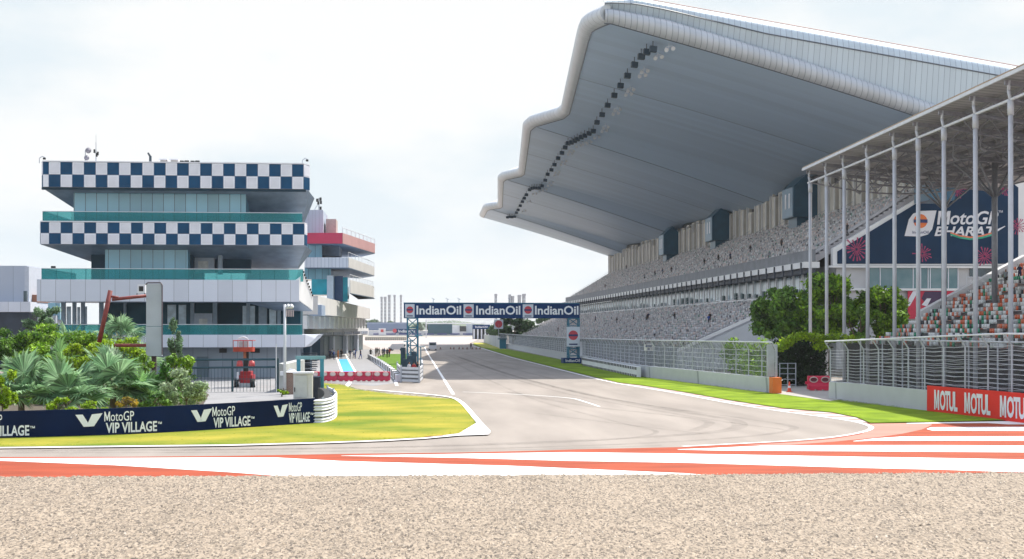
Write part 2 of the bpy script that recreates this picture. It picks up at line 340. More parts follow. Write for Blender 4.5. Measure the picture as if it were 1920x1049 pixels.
sheet('kerb', [(1119, 709.5), (1160, 717.5), (1200, 722.3), (1280, 734.8), (1371, 750.8), (1467, 765.3), (1560, 773.3), (1606, 782.3), (1630, 792.6), (1610, 791.5), (1560, 782.5), (1467, 770), (1371, 755.3), (1280, 738.6), (1200, 725.2), (1160, 719)], .012, KERBP)
linep('track_line', smooth_pts([(700, 732.5), (740, 736), (800, 741), (846, 747), (866, 757), (880, 772), (895, 790), (914, 811)]), .34, .07, WPAINT)
sheet('kerb_apron', [(893, 793), (896, 790), (920, 810.5), (916, 815), (862, 817), (800, 822.5), (720, 827), (610, 831), (427, 836), (213, 838.3), (0, 840.5), (-500, 842), (-500, 840.5), (0, 838.6), (213, 836), (427, 833.8), (610, 829), (720, 825), (800, 820.5), (860, 813)], .064, mat('worn_white_kerb', (.50, .49, .50), .75, .0, 1.2, col2=(.74, .73, .73), detail=6, stretch=(.3, 1, 1)))
linep('kerb_red', [(864, 813.6), (890, 812.4), (912, 811.6)], .16, .072, SALMON)
linep('kerb_red', [(796, 822), (830, 819.5)], .14, .072, SALMON)
linep('pit_exit_line', smooth_pts([(868, 735.5), (907, 737), (993, 741.4), (1067, 747), (1095, 753.5), (1124, 763)]), .20, .016, WPAINT)
# pit lane
sheet('pit_lane', [(480, 716), (560, 690), (600, 668), (640, 655), (706, 656), (712, 660), (690, 672), (745, 718), (700, 724), (600, 716)], .010, ASPH_D)
sheet('pit_lane_blue', [(634, 674), (652.5, 674), (665, 697), (641.5, 697)], .014, mat('blue_lane_paint', (.02, .33, .75), .6, .1, .6))
linep('pit_line', [(629, 665), (633, 674.5), (641, 697), (647, 712)], .28, .018, WPAINT)
linep('pit_line', [(648, 665), (653, 674.5), (666, 697), (676, 712)], .28, .018, WPAINT)
linep('pit_line', [(690, 671), (716, 690), (741, 712), (744, 724)], .30, .018, WPAINT)
linep('pit_line', [(655, 716), (645, 728)], .2, .018, WPAINT)
linep('pit_line', [(659, 716), (650, 728)], .2, .018, WPAINT)
# far run-off of the last corner and the paved gap in the right-hand wall
sheet('far_runoff', [(650, 632), (905, 632), (880, 645), (870, 648), (800, 648), (760, 655), (700, 655)], .008, mat('pale_runoff', (.38, .33, .31), .8, .05, .02))
sheet('verge_yellow', [(886, 643), (925, 643), (950, 656), (905, 652)], .064, mat('dry_grass', (.33, .32, .02), .9, .1, .3))
sheet('service_road', [(1455, 738), (1557, 752), (1600, 746), (1620, 715), (1500, 706), (1450, 712)], .072, mat('service_road_paving', (.36, .34, .32), .85, .08, .3))
# gravel trap in front: a bumpy bed of loose stones
def build_gravel():
    xs = np.arange(-24, 32, .062); ys = np.concatenate([np.arange(26, 40, .09), np.arange(40, 48.2, .11)])
    X, Y = np.meshgrid(xs, ys); h = rng.normal(0, 1, X.shape)
    h = h + .5 * (np.roll(h, 1, 1) + np.roll(h, 1, 0)); big = rng.normal(0, 1, (len(ys) // 9 + 3, len(xs) // 14 + 3))
    iy = np.arange(len(ys)) / 9; ix = np.arange(len(xs)) / 14; y0 = iy.astype(int); x0 = ix.astype(int); fy = (iy - y0)[:, None]; fx = (ix - x0)[None, :]
    bb = big[y0][:, x0] * (1 - fy) * (1 - fx) + big[y0 + 1][:, x0] * fy * (1 - fx) + big[y0][:, x0 + 1] * (1 - fy) * fx + big[y0 + 1][:, x0 + 1] * fy * fx
    rows = rng.normal(0, 1, (len(ys) // 3 + 3, len(xs) // 70 + 3)); iy = np.arange(len(ys)) / 3; ix = np.arange(len(xs)) / 70; y0 = iy.astype(int); x0 = ix.astype(int); fy = (iy - y0)[:, None]; fx = (ix - x0)[None, :]
    bb = bb + 1.1 * (rows[y0][:, x0] * (1 - fy) * (1 - fx) + rows[y0 + 1][:, x0] * fy * (1 - fx) + rows[y0][:, x0 + 1] * (1 - fy) * fx + rows[y0 + 1][:, x0 + 1] * fy * fx)
    Z = h * .0135 + bb * .007 + .055
    X = X + rng.uniform(-.03, .03, X.shape); Y = Y + rng.uniform(-.03, .03, Y.shape)
    # far edge follows the paint
    gx = [G(x, y) for x, y in GRV]; ex = np.array([p.x for p in gx]); ey = np.array([p.y for p in gx])
    edge = np.interp(X, ex, ey) + rng.normal(0, .09, X.shape); over = Y > edge; Y = np.where(over, edge, Y); Z = np.where(over, .02, Z)
    v = np.stack([X.ravel(), Y.ravel(), Z.ravel()], 1); nx = len(xs); ny = len(ys)
    i = (np.arange(ny - 1)[:, None] * nx + np.arange(nx - 1)[None, :]).ravel(); f = np.stack([i, i + 1, i + nx + 1, i + nx], 1)
    m = bpy.data.materials.new('gravel'); m.use_nodes = True; t = m.node_tree; b = t.nodes['Principled BSDF']; b.inputs['Roughness'].default_value = .9
    N = t.nodes.new; L = t.links.new; tc = N('ShaderNodeTexCoord'); mpn = N('ShaderNodeMapping'); mpn.inputs['Scale'].default_value = (1, .42, 1); L(tc.outputs['Object'], mpn.inputs[0])
    vo = N('ShaderNodeTexVoronoi'); vo.inputs['Scale'].default_value = 20; L(mpn.outputs[0], vo.inputs['Vector'])
    rp = N('ShaderNodeValToRGB'); e = rp.color_ramp.elements; e[0].position = 0; e[0].color = (.07, .055, .045, 1); e[1].position = 1; e[1].color = (.36, .295, .225, 1)
    x = e.new(.16); x.color = (.14, .115, .088, 1); x = e.new(.5); x.color = (.25, .202, .152, 1)
    sc_ = N('ShaderNodeSeparateColor'); L(vo.outputs['Color'], sc_.inputs[0]); L(sc_.outputs[0], rp.inputs[0])
    no = N('ShaderNodeTexNoise'); no.inputs['Scale'].default_value = .35; no.inputs['Detail'].default_value = 4; L(tc.outputs['Object'], no.inputs[0])
    mr_ = N('ShaderNodeMapRange'); mr_.inputs[1].default_value = .3; mr_.inputs[2].default_value = .7; mr_.inputs[3].default_value = .92; mr_.inputs[4].default_value = 1.08; L(no.outputs[0], mr_.inputs[0])
    cb = N('ShaderNodeCombineColor'); [L(mr_.outputs[0], cb.inputs[k]) for k in range(3)]
    mm = N('ShaderNodeMix'); mm.data_type = 'RGBA'; mm.blend_type = 'MULTIPLY'; mm.inputs[0].default_value = 1; L(rp.outputs[0], mm.inputs[6]); L(cb.outputs[0], mm.inputs[7]); L(mm.outputs[2], b.inputs['Base Color'])
    raw_mesh('gravel_trap', v, f, m, origin=(0, 0, 0), kind='structure')
    mb = MB(); mb.poly([(-200, -60, .03), (200, -60, .03), (200, 26.1, .03), (-200, 26.1, .03)]); mb.poly([(-200, 26, .03), (-23.8, 26, .03), (-23.8, 45, .03), (-200, 45, .03)]); mb.poly([(31.8, 26, .03), (200, 26, .03), (200, 45, .03), (31.8, 45, .03)])
    mb.build('gravel_trap', m, origin=(0, 0, 0))['kind'] = 'structure'
build_gravel()
def inside(px_, py_, poly):
    r_ = np.zeros(len(px_), bool); j = len(poly) - 1
    for i in range(len(poly)):
        xi, yi = poly[i]; xj, yj = poly[j]
        c = ((yi > py_) != (yj > py_)) & (px_ < (xj - xi) * (py_ - yi) / (yj - yi + 1e-12) + xi); r_ ^= c; j = i
    return r_
def tufts(name, poly, n, h, m, edge=0.0, z=.06):
    P = [(G(*p).x, G(*p).y) for p in poly]; a = np.array(P); X = rng.uniform(max(a[:, 0].min(), -60), a[:, 0].max(), n); Y = rng.uniform(a[:, 1].min(), min(a[:, 1].max(), 260), n)
    k = inside(X, Y, P); X = X[k]; Y = Y[k]
    if edge:      # extra ragged growth along the border
        for p, q in zip(P, P[1:] + P[:1]):
            L_ = math.hypot(q[0] - p[0], q[1] - p[1]); m_ = int(min(L_, 60) * edge); t = rng.random(m_); X = np.concatenate([X, p[0] + (q[0] - p[0]) * t + rng.normal(0, .08, m_)]); Y = np.concatenate([Y, p[1] + (q[1] - p[1]) * t + rng.normal(0, .08, m_)])
    n = len(X); an = rng.uniform(0, 6.28, n); w = rng.uniform(.05, .14, n); hh = h * rng.uniform(.4, 1.3, n); lx = rng.normal(0, .05, n); ly = rng.normal(0, .05, n); zz = np.full(n, z - .01)
    v = np.stack([np.stack([X - np.cos(an) * w, Y - np.sin(an) * w, zz], 1), np.stack([X + np.cos(an) * w, Y + np.sin(an) * w, zz], 1), np.stack([X + lx, Y + ly, zz + hh], 1)], 1).reshape(-1, 3)
    raw_mesh(name, v, np.arange(3 * n).reshape(n, 3), m, origin=(0, 0, 0), kind='stuff', label='short grass growing over the ' + name.split('_')[1] + ' lawn', cat='grass')
TUFTR = mat('tuft_lime', (.13, .25, .006), .8, .0, .5, col2=(.25, .40, .01), island=.3, spec=.1, trans=.3); TUFTL = mat('tuft_yellow', (.14, .25, .01), .8, .0, .3, col2=(.38, .34, .02), island=.3, spec=.1, trans=.3)
tufts('grass_right', RL + RB, 5000, .022, TUFTR, 12); tufts('grass_left', LL[1:15] + [(600, 719), (592, 796), (467, 804), (213, 818), (0, 824)], 5000, .022, TUFTL, 12)
# stones thrown about on top of the gravel
ns = 26000; X = rng.uniform(-22, 30, ns); Y = rng.uniform(27, 47, ns); s_ = rng.uniform(.010, .030, ns) * np.where(rng.random(ns) < .03, 1.7, 1)
v = np.stack([np.stack([X + s_ * a, Y + s_ * b, .06 + s_ * c * .8 + 0 * X], 1) for a, b, c in ((-1, -.7, -.4), (1, -.8, -.4), (.1, 1, -.4), (.15, .1, 1.1))], 1).reshape(-1, 3); i = np.arange(ns)[:, None] * 4
f = np.concatenate([i + np.array([[0, 1, 3]]), i + np.array([[1, 2, 3]]), i + np.array([[2, 0, 3]])], 0)
raw_mesh('gravel_stones', v, f, palette('stone_mix', [(3, (.36, .30, .24)), (2, (.12, .10, .085)), (2, (.24, .19, .15)), (1, (.48, .43, .37))], .9), origin=(0, 0, 0), kind='stuff', label='loose stones scattered on the gravel trap', cat='stones')
# rubber laid down through the corner and along the straight
RUBM = seethrough('rubber_marks', (.06, .058, .056), .095, .8, mesh=.9)
for k, pts in enumerate([[(842, 668), (930, 700), (1060, 738), (1200, 765), (1350, 790), (1470, 806)], [(850, 666), (960, 704), (1110, 742), (1270, 768), (1400, 786), (1490, 803), (1400, 819), (1200, 832), (900, 842), (500, 848), (-100, 850)], [(835, 672), (915, 712), (1010, 752), (1150, 790), (1230, 812), (1100, 828), (800, 838), (300, 845)], [(860, 670), (985, 712), (1140, 748), (1290, 774), (1380, 790), (1360, 808), (1180, 822), (900, 834), (560, 842), (0, 846)], [(1000, 775), (1200, 800), (1320, 814)], [(950, 735), (1100, 762), (1260, 780), (1330, 792), (1300, 808)], [(870, 664), (940, 686), (1040, 712)]]):
    linep('rubber_mark', smooth_pts(pts, 8), (.35, .5, .3, .9, .25, .6, .5)[k], .006 + k * .0006, RUBM)
SEAM = mat('asphalt_seam', (.13, .125, .12), .8, .1)
linep('asphalt_joint', [(700, 848), (1000, 843.5), (1240, 836)], .05, .0115, SEAM)

# ================================================================ MAIN GRANDSTAND
Y0, Y1 = 163.0, 438.0          # near and far end
gs = empty('grandstand', (60, 164, 0), 'huge main grandstand with two raked tiers of faded seats under a winged metal roof', 'grandstand')
ROOF_U = mat('roof_underside', (.36, .40, .45), .38, .1, .12, metal=.25, stretch=(.15, 1, 1), detail=5)
def u_z(X): return 44.9 - .29 * (X - 25)
def roof_under_mat():
    return stripes('roof_underside_panels', (.33, .37, .42), (.24, .28, .33), 2.4, .07, 1, .42, .0, metal=.2, var=.05, nscale=.06)
RU = stripes('roof_underside_panels', (.40, .51, .65), (.35, .44, .55), 2.4, .05, 1, .45, .0, metal=.0, var=.08, nscale=.06, spec=.3)
RN = stripes('roof_nose_cladding', (.52, .55, .58), (.28, .30, .33), 1.1, .07, 1, .45, .12, metal=.1, var=.05)
RC = stripes('roof_end_cladding', (.50, .58, .64), (.26, .31, .37), .74, .06, 0, .4, .25, metal=.1, var=.06, nscale=.15)
RT_ = stripes('roof_top_cladding', (.55, .58, .60), (.4, .43, .46), .74, .06, 0, .5, .1, var=.05)
# teeth of the sawtooth front edge, taken from the photograph's corners at the height of the edge
ZE = 43.9
bays = [((1108, 56), (1064, 224)), ((996, 236), (982, 332)), ((944, 336), (941, 392)), ((914, 392), (907, 408))]
def roof_pt(x, y): return WD(x, y, (ZE - CAMH) * F / (HY - y))
REAR = 69.5
FE = [(25.0, 159.5), (23.4, 163.2), (23.3, 166)]            # front edge of the roof, seen from above: X and Y
cs_ = [roof_pt(x, y) for x, y in ((1064, 224), (996, 236), (982, 332), (944, 336), (941, 392), (915, 392), (907, 408))]
FE += [(p.x, p.y) for p in cs_]
FE[3] = (FE[3][0], FE[3][1] - 1); FE[5] = (FE[5][0], FE[5][1] - 1); FE[7] = (FE[7][0], FE[7][1] - 2)

print('roof edge', [(round(a, 1), round(b, 1)) for a, b in FE])
FE2 = []
for i, (p, q) in enumerate(zip(FE[:-1], FE[1:])):
    n = max(2, int(abs(q[1] - p[1]) / 5)); FE2 += [(p[0] + (q[0] - p[0]) * k / n, p[1] + (q[1] - p[1]) * k / n) for k in range(n)]
FE2.append(FE[-1])
for _ in range(1):      # ease the corners
    FE2 = [FE2[0]] + [tuple(.25 * a + .5 * b + .25 * c for a, b, c in zip(FE2[i - 1], FE2[i], FE2[i + 1])) for i in range(1, len(FE2) - 1)] + [FE2[-1]]
FEY = np.array([p[1] for p in FE2]); FEX = np.array([p[0] for p in FE2])
STEP = [(FE[3][1], FE[4][1]), (FE[5][1], FE[6][1]), (FE[7][1], FE[8][1])]
def dip(Y):
    """how far the underside hangs below its plane at the rear: it drops at each step and recovers along the bay"""
    d = 0
    for k, (a, b) in enumerate(STEP):
        nxt = STEP[k + 1][0] if k < 2 else 470
        if a <= Y < b: d = 1.7 * (Y - a) / (b - a)
        elif b <= Y < nxt: d = 1.7 * (1 - (Y - b) / (nxt - b))
    return d
def zu(X, Y):
    Xf = float(np.interp(Y, FEY, FEX)); s = max(0, (X - Xf) / (REAR - Xf)); return 43.8 - .285 * (X - Xf) - dip(Y) * (.05 + .95 * s) + .9 * math.sin(math.pi * min(1, s)) * .4
und = []; top = []
for i, (X, Y) in enumerate(zip(FEX, FEY)):
    d = Vector((FEX[min(i + 1, len(FEX) - 1)] - FEX[max(i - 1, 0)], FEY[min(i + 1, len(FEX) - 1)] - FEY[max(i - 1, 0)], 0)).normalized(); n = Vector((-d.y, d.x, 0))
    und.append([(X + (REAR - X) * k / 8, Y, zu(X + (REAR - X) * k / 8, Y)) for k in range(9)])
    zc = zu(X, Y) + 1.2; nose = [Vector((X, Y, zc)) + n * 1.55 * math.sin(math.pi * k / 9) + UP * (-1.2 * math.cos(math.pi * k / 9)) for k in range(10)]
    tp = [tuple(v) for v in nose] + [(X + 3.2, Y, 47.3)] + [(X + 3.2 + (78 - X - 3.2) * k / 6, Y, 47.3 - 7.9 * k / 6) for k in range(1, 7)] + [(80, Y, 36), (79.5, Y, 30.2), (REAR + .3, Y, zu(REAR, Y) - .1)]
    top.append(tp)
mb = MB(); mb.loft(und, closed=False, caps=False); roofp = mb.build('roof', RU, gs)
mb = MB(); mb.sm = True; mb.loft([t[:11] for t in top], closed=False, caps=False); mb.build('rolled_edge', RN, roofp)
top[0] = [(x, y, z) if k <= 10 else (x, y + 1.15, z) for k, (x, y, z) in enumerate(top[0])]; tb = [list(t[10:]) for t in top]; tb[0][0] = (tb[0][0][0], tb[0][0][1] + 1.15, tb[0][0][2])
mb = MB(); mb.poly([tuple(v) for v in top[0][:10]]); mb.build('edge_cap', RN, roofp)
mb = MB(); mb.loft(tb, closed=False, caps=False); mb.build('roof_top', RT_, roofp)
mb = MB(); mb.path([(t[0][0], t[0][1], t[0][2] - .02) for t in top], .10, 4); mb.build('edge_seam', mat('seam_dark', (.10, .12, .15), .5), roofp)
mb = MB(); mb.poly([tuple(p) for p in und[-1]] + [tuple(p) for p in top[-1][::-1]]); mb.build('far_end', RN, roofp)
for a_, b_ in STEP:
    mb = MB(); mb.path([(X, b_ + .1, zu(X, b_ + .1) - .03) for X in np.linspace(float(np.interp(b_, FEY, FEX)) + .3, REAR, 9)], .045, 4); mb.build('underside_seam', MATS['seam_dark'], roofp)
for a_ in (195, 280, 365):
    mb = MB(); mb.path([(X, a_, zu(X, a_) - .01) for X in np.linspace(float(np.interp(a_, FEY, FEX)) - .2, REAR, 9)], .03, 4); mb.build('underside_seam', MATS['seam_dark'], roofp)
# near end: rolled ribbed tube along the bottom edge, recessed ribbed wall, rounded shoulder at the top
secs = []; Ye = 159.5
for i in range(60):
    s = i / 59; X = 24.2 + (79.0 - 24.2) * s; zb = zu(min(max(X, 25.0), REAR), Ye + .05) - .03; zt = 47.3 - 7.9 * (X - 28.2) / 49.8 if X > 28.2 else 47.3 - (28.2 - X) * .12
    r = (1.25 - .15 * s) * min(1, .72 + s * 2); prof = []
    for k in range(9): an = -math.pi / 2 + math.pi * k / 8; prof.append((Ye - 1.1 * r * math.cos(an) + .1, zb + r + r * math.sin(an)))
    z1 = min(zb + 2 * r, zt - .5); prof[8] = (Ye + .15, z1); sh = min(1.9, max(.35, (zt - z1) * .5)); prof.append((Ye + .45, z1 + .02)); prof.append((Ye - .35, zt - sh))
    for k in range(1, 6): an = math.pi / 2 * k / 5; prof.append((Ye - .35 + 1.5 * (1 - math.cos(an)), zt - sh + sh * math.sin(an)))
    secs.append([(X, y, z) for y, z in prof])
mb = MB(); mb.sm = True; mb.loft([t[:9] for t in secs], closed=False, caps=False); mb.build('rolled_end', stripes('roof_tube_cladding', (.47, .50, .54), (.22, .25, .29), .74, .07, 0, .4, .5, metal=.1, var=.07, nscale=.15), roofp)
mb = MB(); mb.loft([t[8:11] for t in secs], closed=False, caps=False); mb.build('end_wall', RC, roofp)
mb = MB(); mb.sm = True; mb.loft([t[10:] for t in secs], closed=False, caps=False); mb.build('end_shoulder', RC, roofp)
for j in (0, 9, 10): mb = MB(); mb.path([(t[j][0], t[j][1] - .06, t[j][2]) for t in secs], .085, 4); mb.build('end_seam', MATS['seam_dark'], roofp)
mb = MB(); mb.path([(t[-1][0], t[-1][1] + .1, t[-1][2] + .25) for t in secs], .05, 4); mb.build('roof_cable', mat('rust_cable', (.25, .1, .08), .6), roofp)

# rear wall: pale tall panels between the seats and the roof
WALLP = mat('beige_wall_panel', (.55, .52, .47), .7, .1, .5)
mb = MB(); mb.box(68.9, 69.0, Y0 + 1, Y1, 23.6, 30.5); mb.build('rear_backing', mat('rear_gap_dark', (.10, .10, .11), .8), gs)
y = Y0 + 1; k = 0; rp_ = random.Random(4)
while y < Y1:
    w = 2.6 if k % 7 else 1.4; h_ = u_z(69) - 1.0 - (1.0 if k % 2 else 0) - rp_.uniform(0, .5) - (1.4 if k % 9 == 4 else 0)
    mb = MB(); mb.box(67.9 if k % 2 else 68.3, 68.8, y, y + w, 23.4, h_); mb.mat(1); mb.box(67.7, 67.9 if k % 2 else 68.2, y, y + .22, 23.4, h_ - .4); mb.build('rear_wall_panel', [WALLP, WHITE_WALL], gs)
    y += w + .42; k += 1
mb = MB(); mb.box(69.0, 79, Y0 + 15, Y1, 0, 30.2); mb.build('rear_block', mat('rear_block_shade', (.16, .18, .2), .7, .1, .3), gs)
# raked terraces
TERR = mat('terrace_concrete', (.44, .42, .43), .85, .12, .6)
def terrace(Xa, Za, Xb, Zb, n, y0, y1, under):
    mb = MB(); dx = (Xb - Xa) / n; dz = (Zb - Za) / n; pts = [(Xa, Za - under)]
    for i in range(n): pts += [(Xa + dx * i, Za + dz * i), (Xa + dx * (i + 1), Za + dz * i)]
    pts += [(Xb, Zb), (Xb + .3, Zb), (Xb + .3, Zb - under), ]
    mb.prism([(x, y0, z) for x, z in pts], (0, y1 - y0, 0)); return mb
UN, LN = 21, 22
UX0, UZ0, UX1, UZ1 = 53.6, 15.3, 68.0, 24.0
LX0, LZ0, LX1, LZ1 = 35.5, 2.0, 53.0, 9.6
terrace(UX0, UZ0, UX1, UZ1, UN, Y0 + 4, Y1, 1.2).build('upper_tier', TERR, gs)
terrace(LX0, LZ0, LX1, LZ1, LN, Y0 + 4, Y1 + 20, 1.2).build('lower_tier', TERR, gs)
def seat_geo():
    b = MB(); b.box(-.02, .34, -.22, .22, .38, .44); b.box(.30, .38, -.22, .22, .44, .84); v = np.array(b.v); f = np.array(b.f); return v, f
SV, SF = seat_geo()
def seats(Xa, Za, Xb, Zb, n, y0, y1, step, aisles, skip=None, face=1):
    P = []
    dx = (Xb - Xa) / n; dz = (Zb - Za) / n
    for i in range(n):
        y = y0 + (.25 if i % 2 else 0)
        while y < y1:
            if (y - y0) % aisles > 1.3 and rng.random() > .03: P.append((Xa + dx * i + .25, y + rng.uniform(-.02, .02), Za + dz * i))
            y += step
    return np.array(P)
def seat_mesh(P, name, m, parent, kind=None):
    n = len(P); v = (SV[None] + P[:, None, :]); v = v.reshape(-1, 3); f = (SF[None] + (np.arange(n) * len(SV))[:, None, None]).reshape(-1, 4)
    return raw_mesh(name, v, f, m, parent, kind=kind)
SEATM = palette('faded_seats', [(6, (.48, .46, .46)), (5, (.32, .31, .32)), (3.5, (.56, .45, .42)), (1.2, (.06, .06, .07)), (3, (.66, .65, .65)), (.6, (.14, .28, .22))], .6)
SEATC = palette('bright_seats', [(6, (.72, .74, .74)), (3, (.62, .13, .05)), (1.7, (.01, .26, .14)), (1.6, (.03, .03, .04)), (3, (.42, .44, .45)), (1.3, (.55, .25, .18))], .45)
def seat_split(P, m, parent, n=100):
    d = np.hypot(P[:, 0], P[:, 1]); order = np.argsort(d); near = P[order[:n]]; rest = P[order[n:]]
    seat_mesh(rest, 'seat_rows', m, parent, kind='stuff')
    me = None
    for p in near:
        if me is None:
            b = MB(); b.v = [tuple(q) for q in SV]; b.f = [tuple(q) for q in SF]; b.m = [0] * len(SF); b.smooth = [False] * len(SF)
            o = b.build('seat', m, parent, local=True); me = o.data
        else: o = bpy.data.objects.new('seat', me); COL.objects.link(o); o.parent = parent
        o.location = Vector(p.tolist()) - parent_loc(parent)
    return me
P1 = seats(UX0, UZ0, UX1, UZ1, UN, Y0 + 4.5, Y1 - .5, .56, 12); P2 = seats(LX0, LZ0, LX1, LZ1, LN, Y0 + 4.5, Y1 + 19, .56, 12)
AISLE = mat('aisle_concrete', (.50, .49, .50), .8, .1, 1)
for xa, za, xb, zb_, nm in ((UX0, UZ0, UX1, UZ1, 'upper'), (LX0, LZ0, LX1, LZ1, 'lower')):
    y = Y0 + 4.5; l = math.hypot(xb - xa, zb_ - za); ux, uz = (xb - xa) / l, (zb_ - za) / l
    while y < Y1:
        mb = MB(); mb.beam((xa + .3, y + .65, za + .28), (xb, y + .65, zb_ + .28), 1.15, .3); mb.build('aisle', AISLE, gs); mb = MB(); mb.tube((xa + .3, y + .65, za + 1.1), (xb, y + .65, zb_ + 1.1), .035, 4); mb.build('aisle_rail', STEEL, gs); y += 12
near_me = seat_split(np.concatenate([P1, P2]), SEATM, gs)
# parapet, white fascia, hospitality storey
mb = MB(); mb.box(53.0, 53.45, Y0 + 3, Y1, 14.3, 15.9); mb.build('parapet', mat('parapet_grey', (.20, .21, .23), .7, .15, .6), gs)
mb = MB(); mb.box(51.9, 54.0, Y0 + 3, Y1 + 1, 13.45, 14.25); 
mb.build('fascia', WHITE_WALL, gs)
mb = MB(); mb.box(52.3, 53.5, Y0 + 3.2, Y1 + .8, 12.75, 13.35)
y = Y0 + 4
while y < Y1: mb.box(51.75, 52.0, y, y + .35, 12.6, 14.2); y += 4.2
mb.build('fascia_bracket', [mat('dark_soffit_band', (.05, .06, .08), .6)], gs)
mb = MB(); mb.box(54.6, 55.2, Y0 + 3.2, Y1 + .8, 9.8, 12.8); mb.build('suite_glazing', stripes('suite_glass', (.50, .60, .66), (.06, .09, .10), 2.1, .35, 1, .15, 0, var=.35, nscale=.6, spec=.8), gs)
mb = MB(); y = Y0 + 4
rr = random.Random(3)
while y < Y1:
    mb = MB(); mb.box(53.2, 53.45, y, y + .22, 9.9, 12.8); mb.build('suite_post', WHITE_WALL, gs)
    if rr.random() < .8: w = rr.uniform(.8, 1.8); mb = MB(); mb.box(54.0, 54.3, y + 1, y + 1 + w, 9.9, 10.7 + rr.random() * .8); mb.build('suite_screen', mat('suite_furniture', (.03, .08, .09), .5, .3), gs)
    y += 4.2
mb = MB(); mb.box(52.6, 54.2, Y0 + 3, Y1 + 1, 9.4, 9.95); mb.build('balcony_edge', WHITE_WALL, gs)
y = Y0 + 8
while y < Y1: mb = MB(); mb.box(52.4, 52.62, y, y + 1.5, 8.7, 9.6); mb.build('entry_hood', mat('vomitory_dark', (.09, .10, .12), .7), gs); y += 6
mb = MB(); mb.box(35.0, 35.3, Y0 + 4, Y1 + 20, 0, 3.0); mb.build('front_wall', mat('stand_front_wall', (.30, .32, .34), .8, .12, .5), gs)
# pale flank of the lower tier
mb = MB(); mb.prism([(35, Y0 + 3.4, 0), (35, Y0 + 3.4, 2.3), (38.9, Y0 + 3.4, 3.6), (53, Y0 + 3.4, 10.0), (53, Y0 + 3.4, 0)], (0, .5, 0)); mb.build('flank_wall', mat('flank_render', (.55, .57, .60), .7, .08, .3), gs)
mb = MB(); mb.prism([(35, Y0 + 3.2, 2.3), (35, Y0 + 3.2, 2.7), (53, Y0 + 3.2, 10.6), (53, Y0 + 3.2, 10.2)], (0, .4, 0)); mb.build('flank_coping', WHITE_WALL, gs)
# hanging commentary boxes
BOXM = mat('box_teal', (.02, .09, .15), .4, .15, .5); BOXF = mat('box_face', (.12, .22, .32), .4, .1, .5)
for Dx, x in ((213, 1488), (274, 1336), (328, 1245), (160, 1735)):
    c = WX(x, 400, 64.2); y = c.y; mb = MB(); mb.mat(0); mb.box(64.2, 68.6, y, y + 6.4, 24.2, 29.3); mb.box(65.0, 68.4, y + .8, y + 5.6, 21.6, 24.2)
    mb.prism([(64.2, y, 29.3), (66.4, y, 31.4), (68.6, y, 29.3)], (0, 6.4, 0)); mb.mat(1); mb.box(64.05, 64.2, y + .15, y + 6.2, 24.3, 29.2)
    o = mb.build('commentary_box', [BOXM, BOXF], gs); [(lambda mb: (mb.box(63.98, 64.06, y + q, y + q + .75, 25.8, 28.3), mb.build('window', WHITE, o)))(MB()) for q in (1.5, 3.6)]
# near gable with the event banner
YG = Y0 + 2.6
def gp(x, y): p = WY(x, y, YG); return (p.x, p.z)
mb = MB(); pts = [gp(*p) for p in [(1562, 498), (1562, 466), (1722, 372), (1762, 342), (1900, 340), (1975, 345), (1975, 498)]]; mb.prism([(x, YG + .05, z) for x, z in pts], (0, .9, 0)); mb.build('gable_wall', WHITE_WALL, gs)
BANNER = mat('banner_navy', (.010, .035, .080), .6, .12, .3, spec=.15)
mb = MB(); pts = [gp(*p) for p in [(1570, 495), (1570, 472), (1726, 377), (1765, 347), (1785, 337), (1900, 345), (1909, 352), (1909, 495)]]; mb.prism([(x, YG - .05, z) for x, z in pts], (0, .1, 0))
ban = mb.build('banner', BANNER, gs)
PINK = mat('banner_pink', (.42, .045, .13), .6, .1)
for cx, cy, r in ((1606, 468, 24), (1796, 356, 17), (1884, 352, 17), (1730, 476, 19), (1846, 481, 21), (1908, 424, 16), (1660, 500, 0)):
    if not r: continue
    c = WY(cx, cy, YG - .07); s = YG / F; mb = MB(); rd = random.Random(cx)
    for k in range(16):
        a = 2 * math.pi * k / 16 + rd.uniform(-.1, .1); L_ = r * s * rd.uniform(.75, 1.1); w = .05 * r * s
        for t0, t1, ww in ((.12, .55, .8), (.6, 1.0, 1.3)):
            p = Vector((math.cos(a), 0, math.sin(a))); q = Vector((-p.z, 0, p.x))
            mb.poly([c + p * L_ * t0 - q * w * ww * .5, c + p * L_ * t1 - q * w * ww, c + p * L_ * t1 + q * w * ww, c + p * L_ * t0 + q * w * ww * .5])
    pts_ = [v for v in mb.v]; mb.v = [(x, y, z) for x, y, z in pts_ if True]
    mb.build('firework', PINK, ban)
def gpl(x, y, off): p = WY(x, y, YG - off); return (p.x, p.y, p.z)
LOGOW = mat('logo_white', (.72, .72, .76), .5, .02); ORANGE = mat('logo_orange', (.75, .17, .03), .5, .05); NAVYL = mat('logo_navy', (.012, .03, .14), .5, .05)
mb = MB(); mb.poly([gpl(*p, .09) for p in [(1696, 443), (1704, 412), (1712, 401), (1726, 396), (1756, 395), (1748, 430), (1740, 440), (1726, 444)]]); mb.build('badge', LOGOW, ban)
c = Vector(gpl(1726, 415, .12)); rr_ = 13.5 * YG / F
def disc2(mb, c, r, n=28):
    mb.poly([(c.x + r * math.cos(2 * math.pi * k / n), c.y, c.z + r * math.sin(2 * math.pi * k / n)) for k in range(n)])
mb = MB(); disc2(mb, c, rr_); mb.build('roundel', ORANGE, ban)
mb = MB(); mb.poly([(c.x - rr_ * 1.02, c.y - .03, c.z - rr_ * .24), (c.x + rr_ * 1.02, c.y - .03, c.z - rr_ * .24), (c.x + rr_ * 1.02, c.y - .03, c.z + rr_ * .24), (c.x - rr_ * 1.02, c.y - .03, c.z + rr_ * .24)])
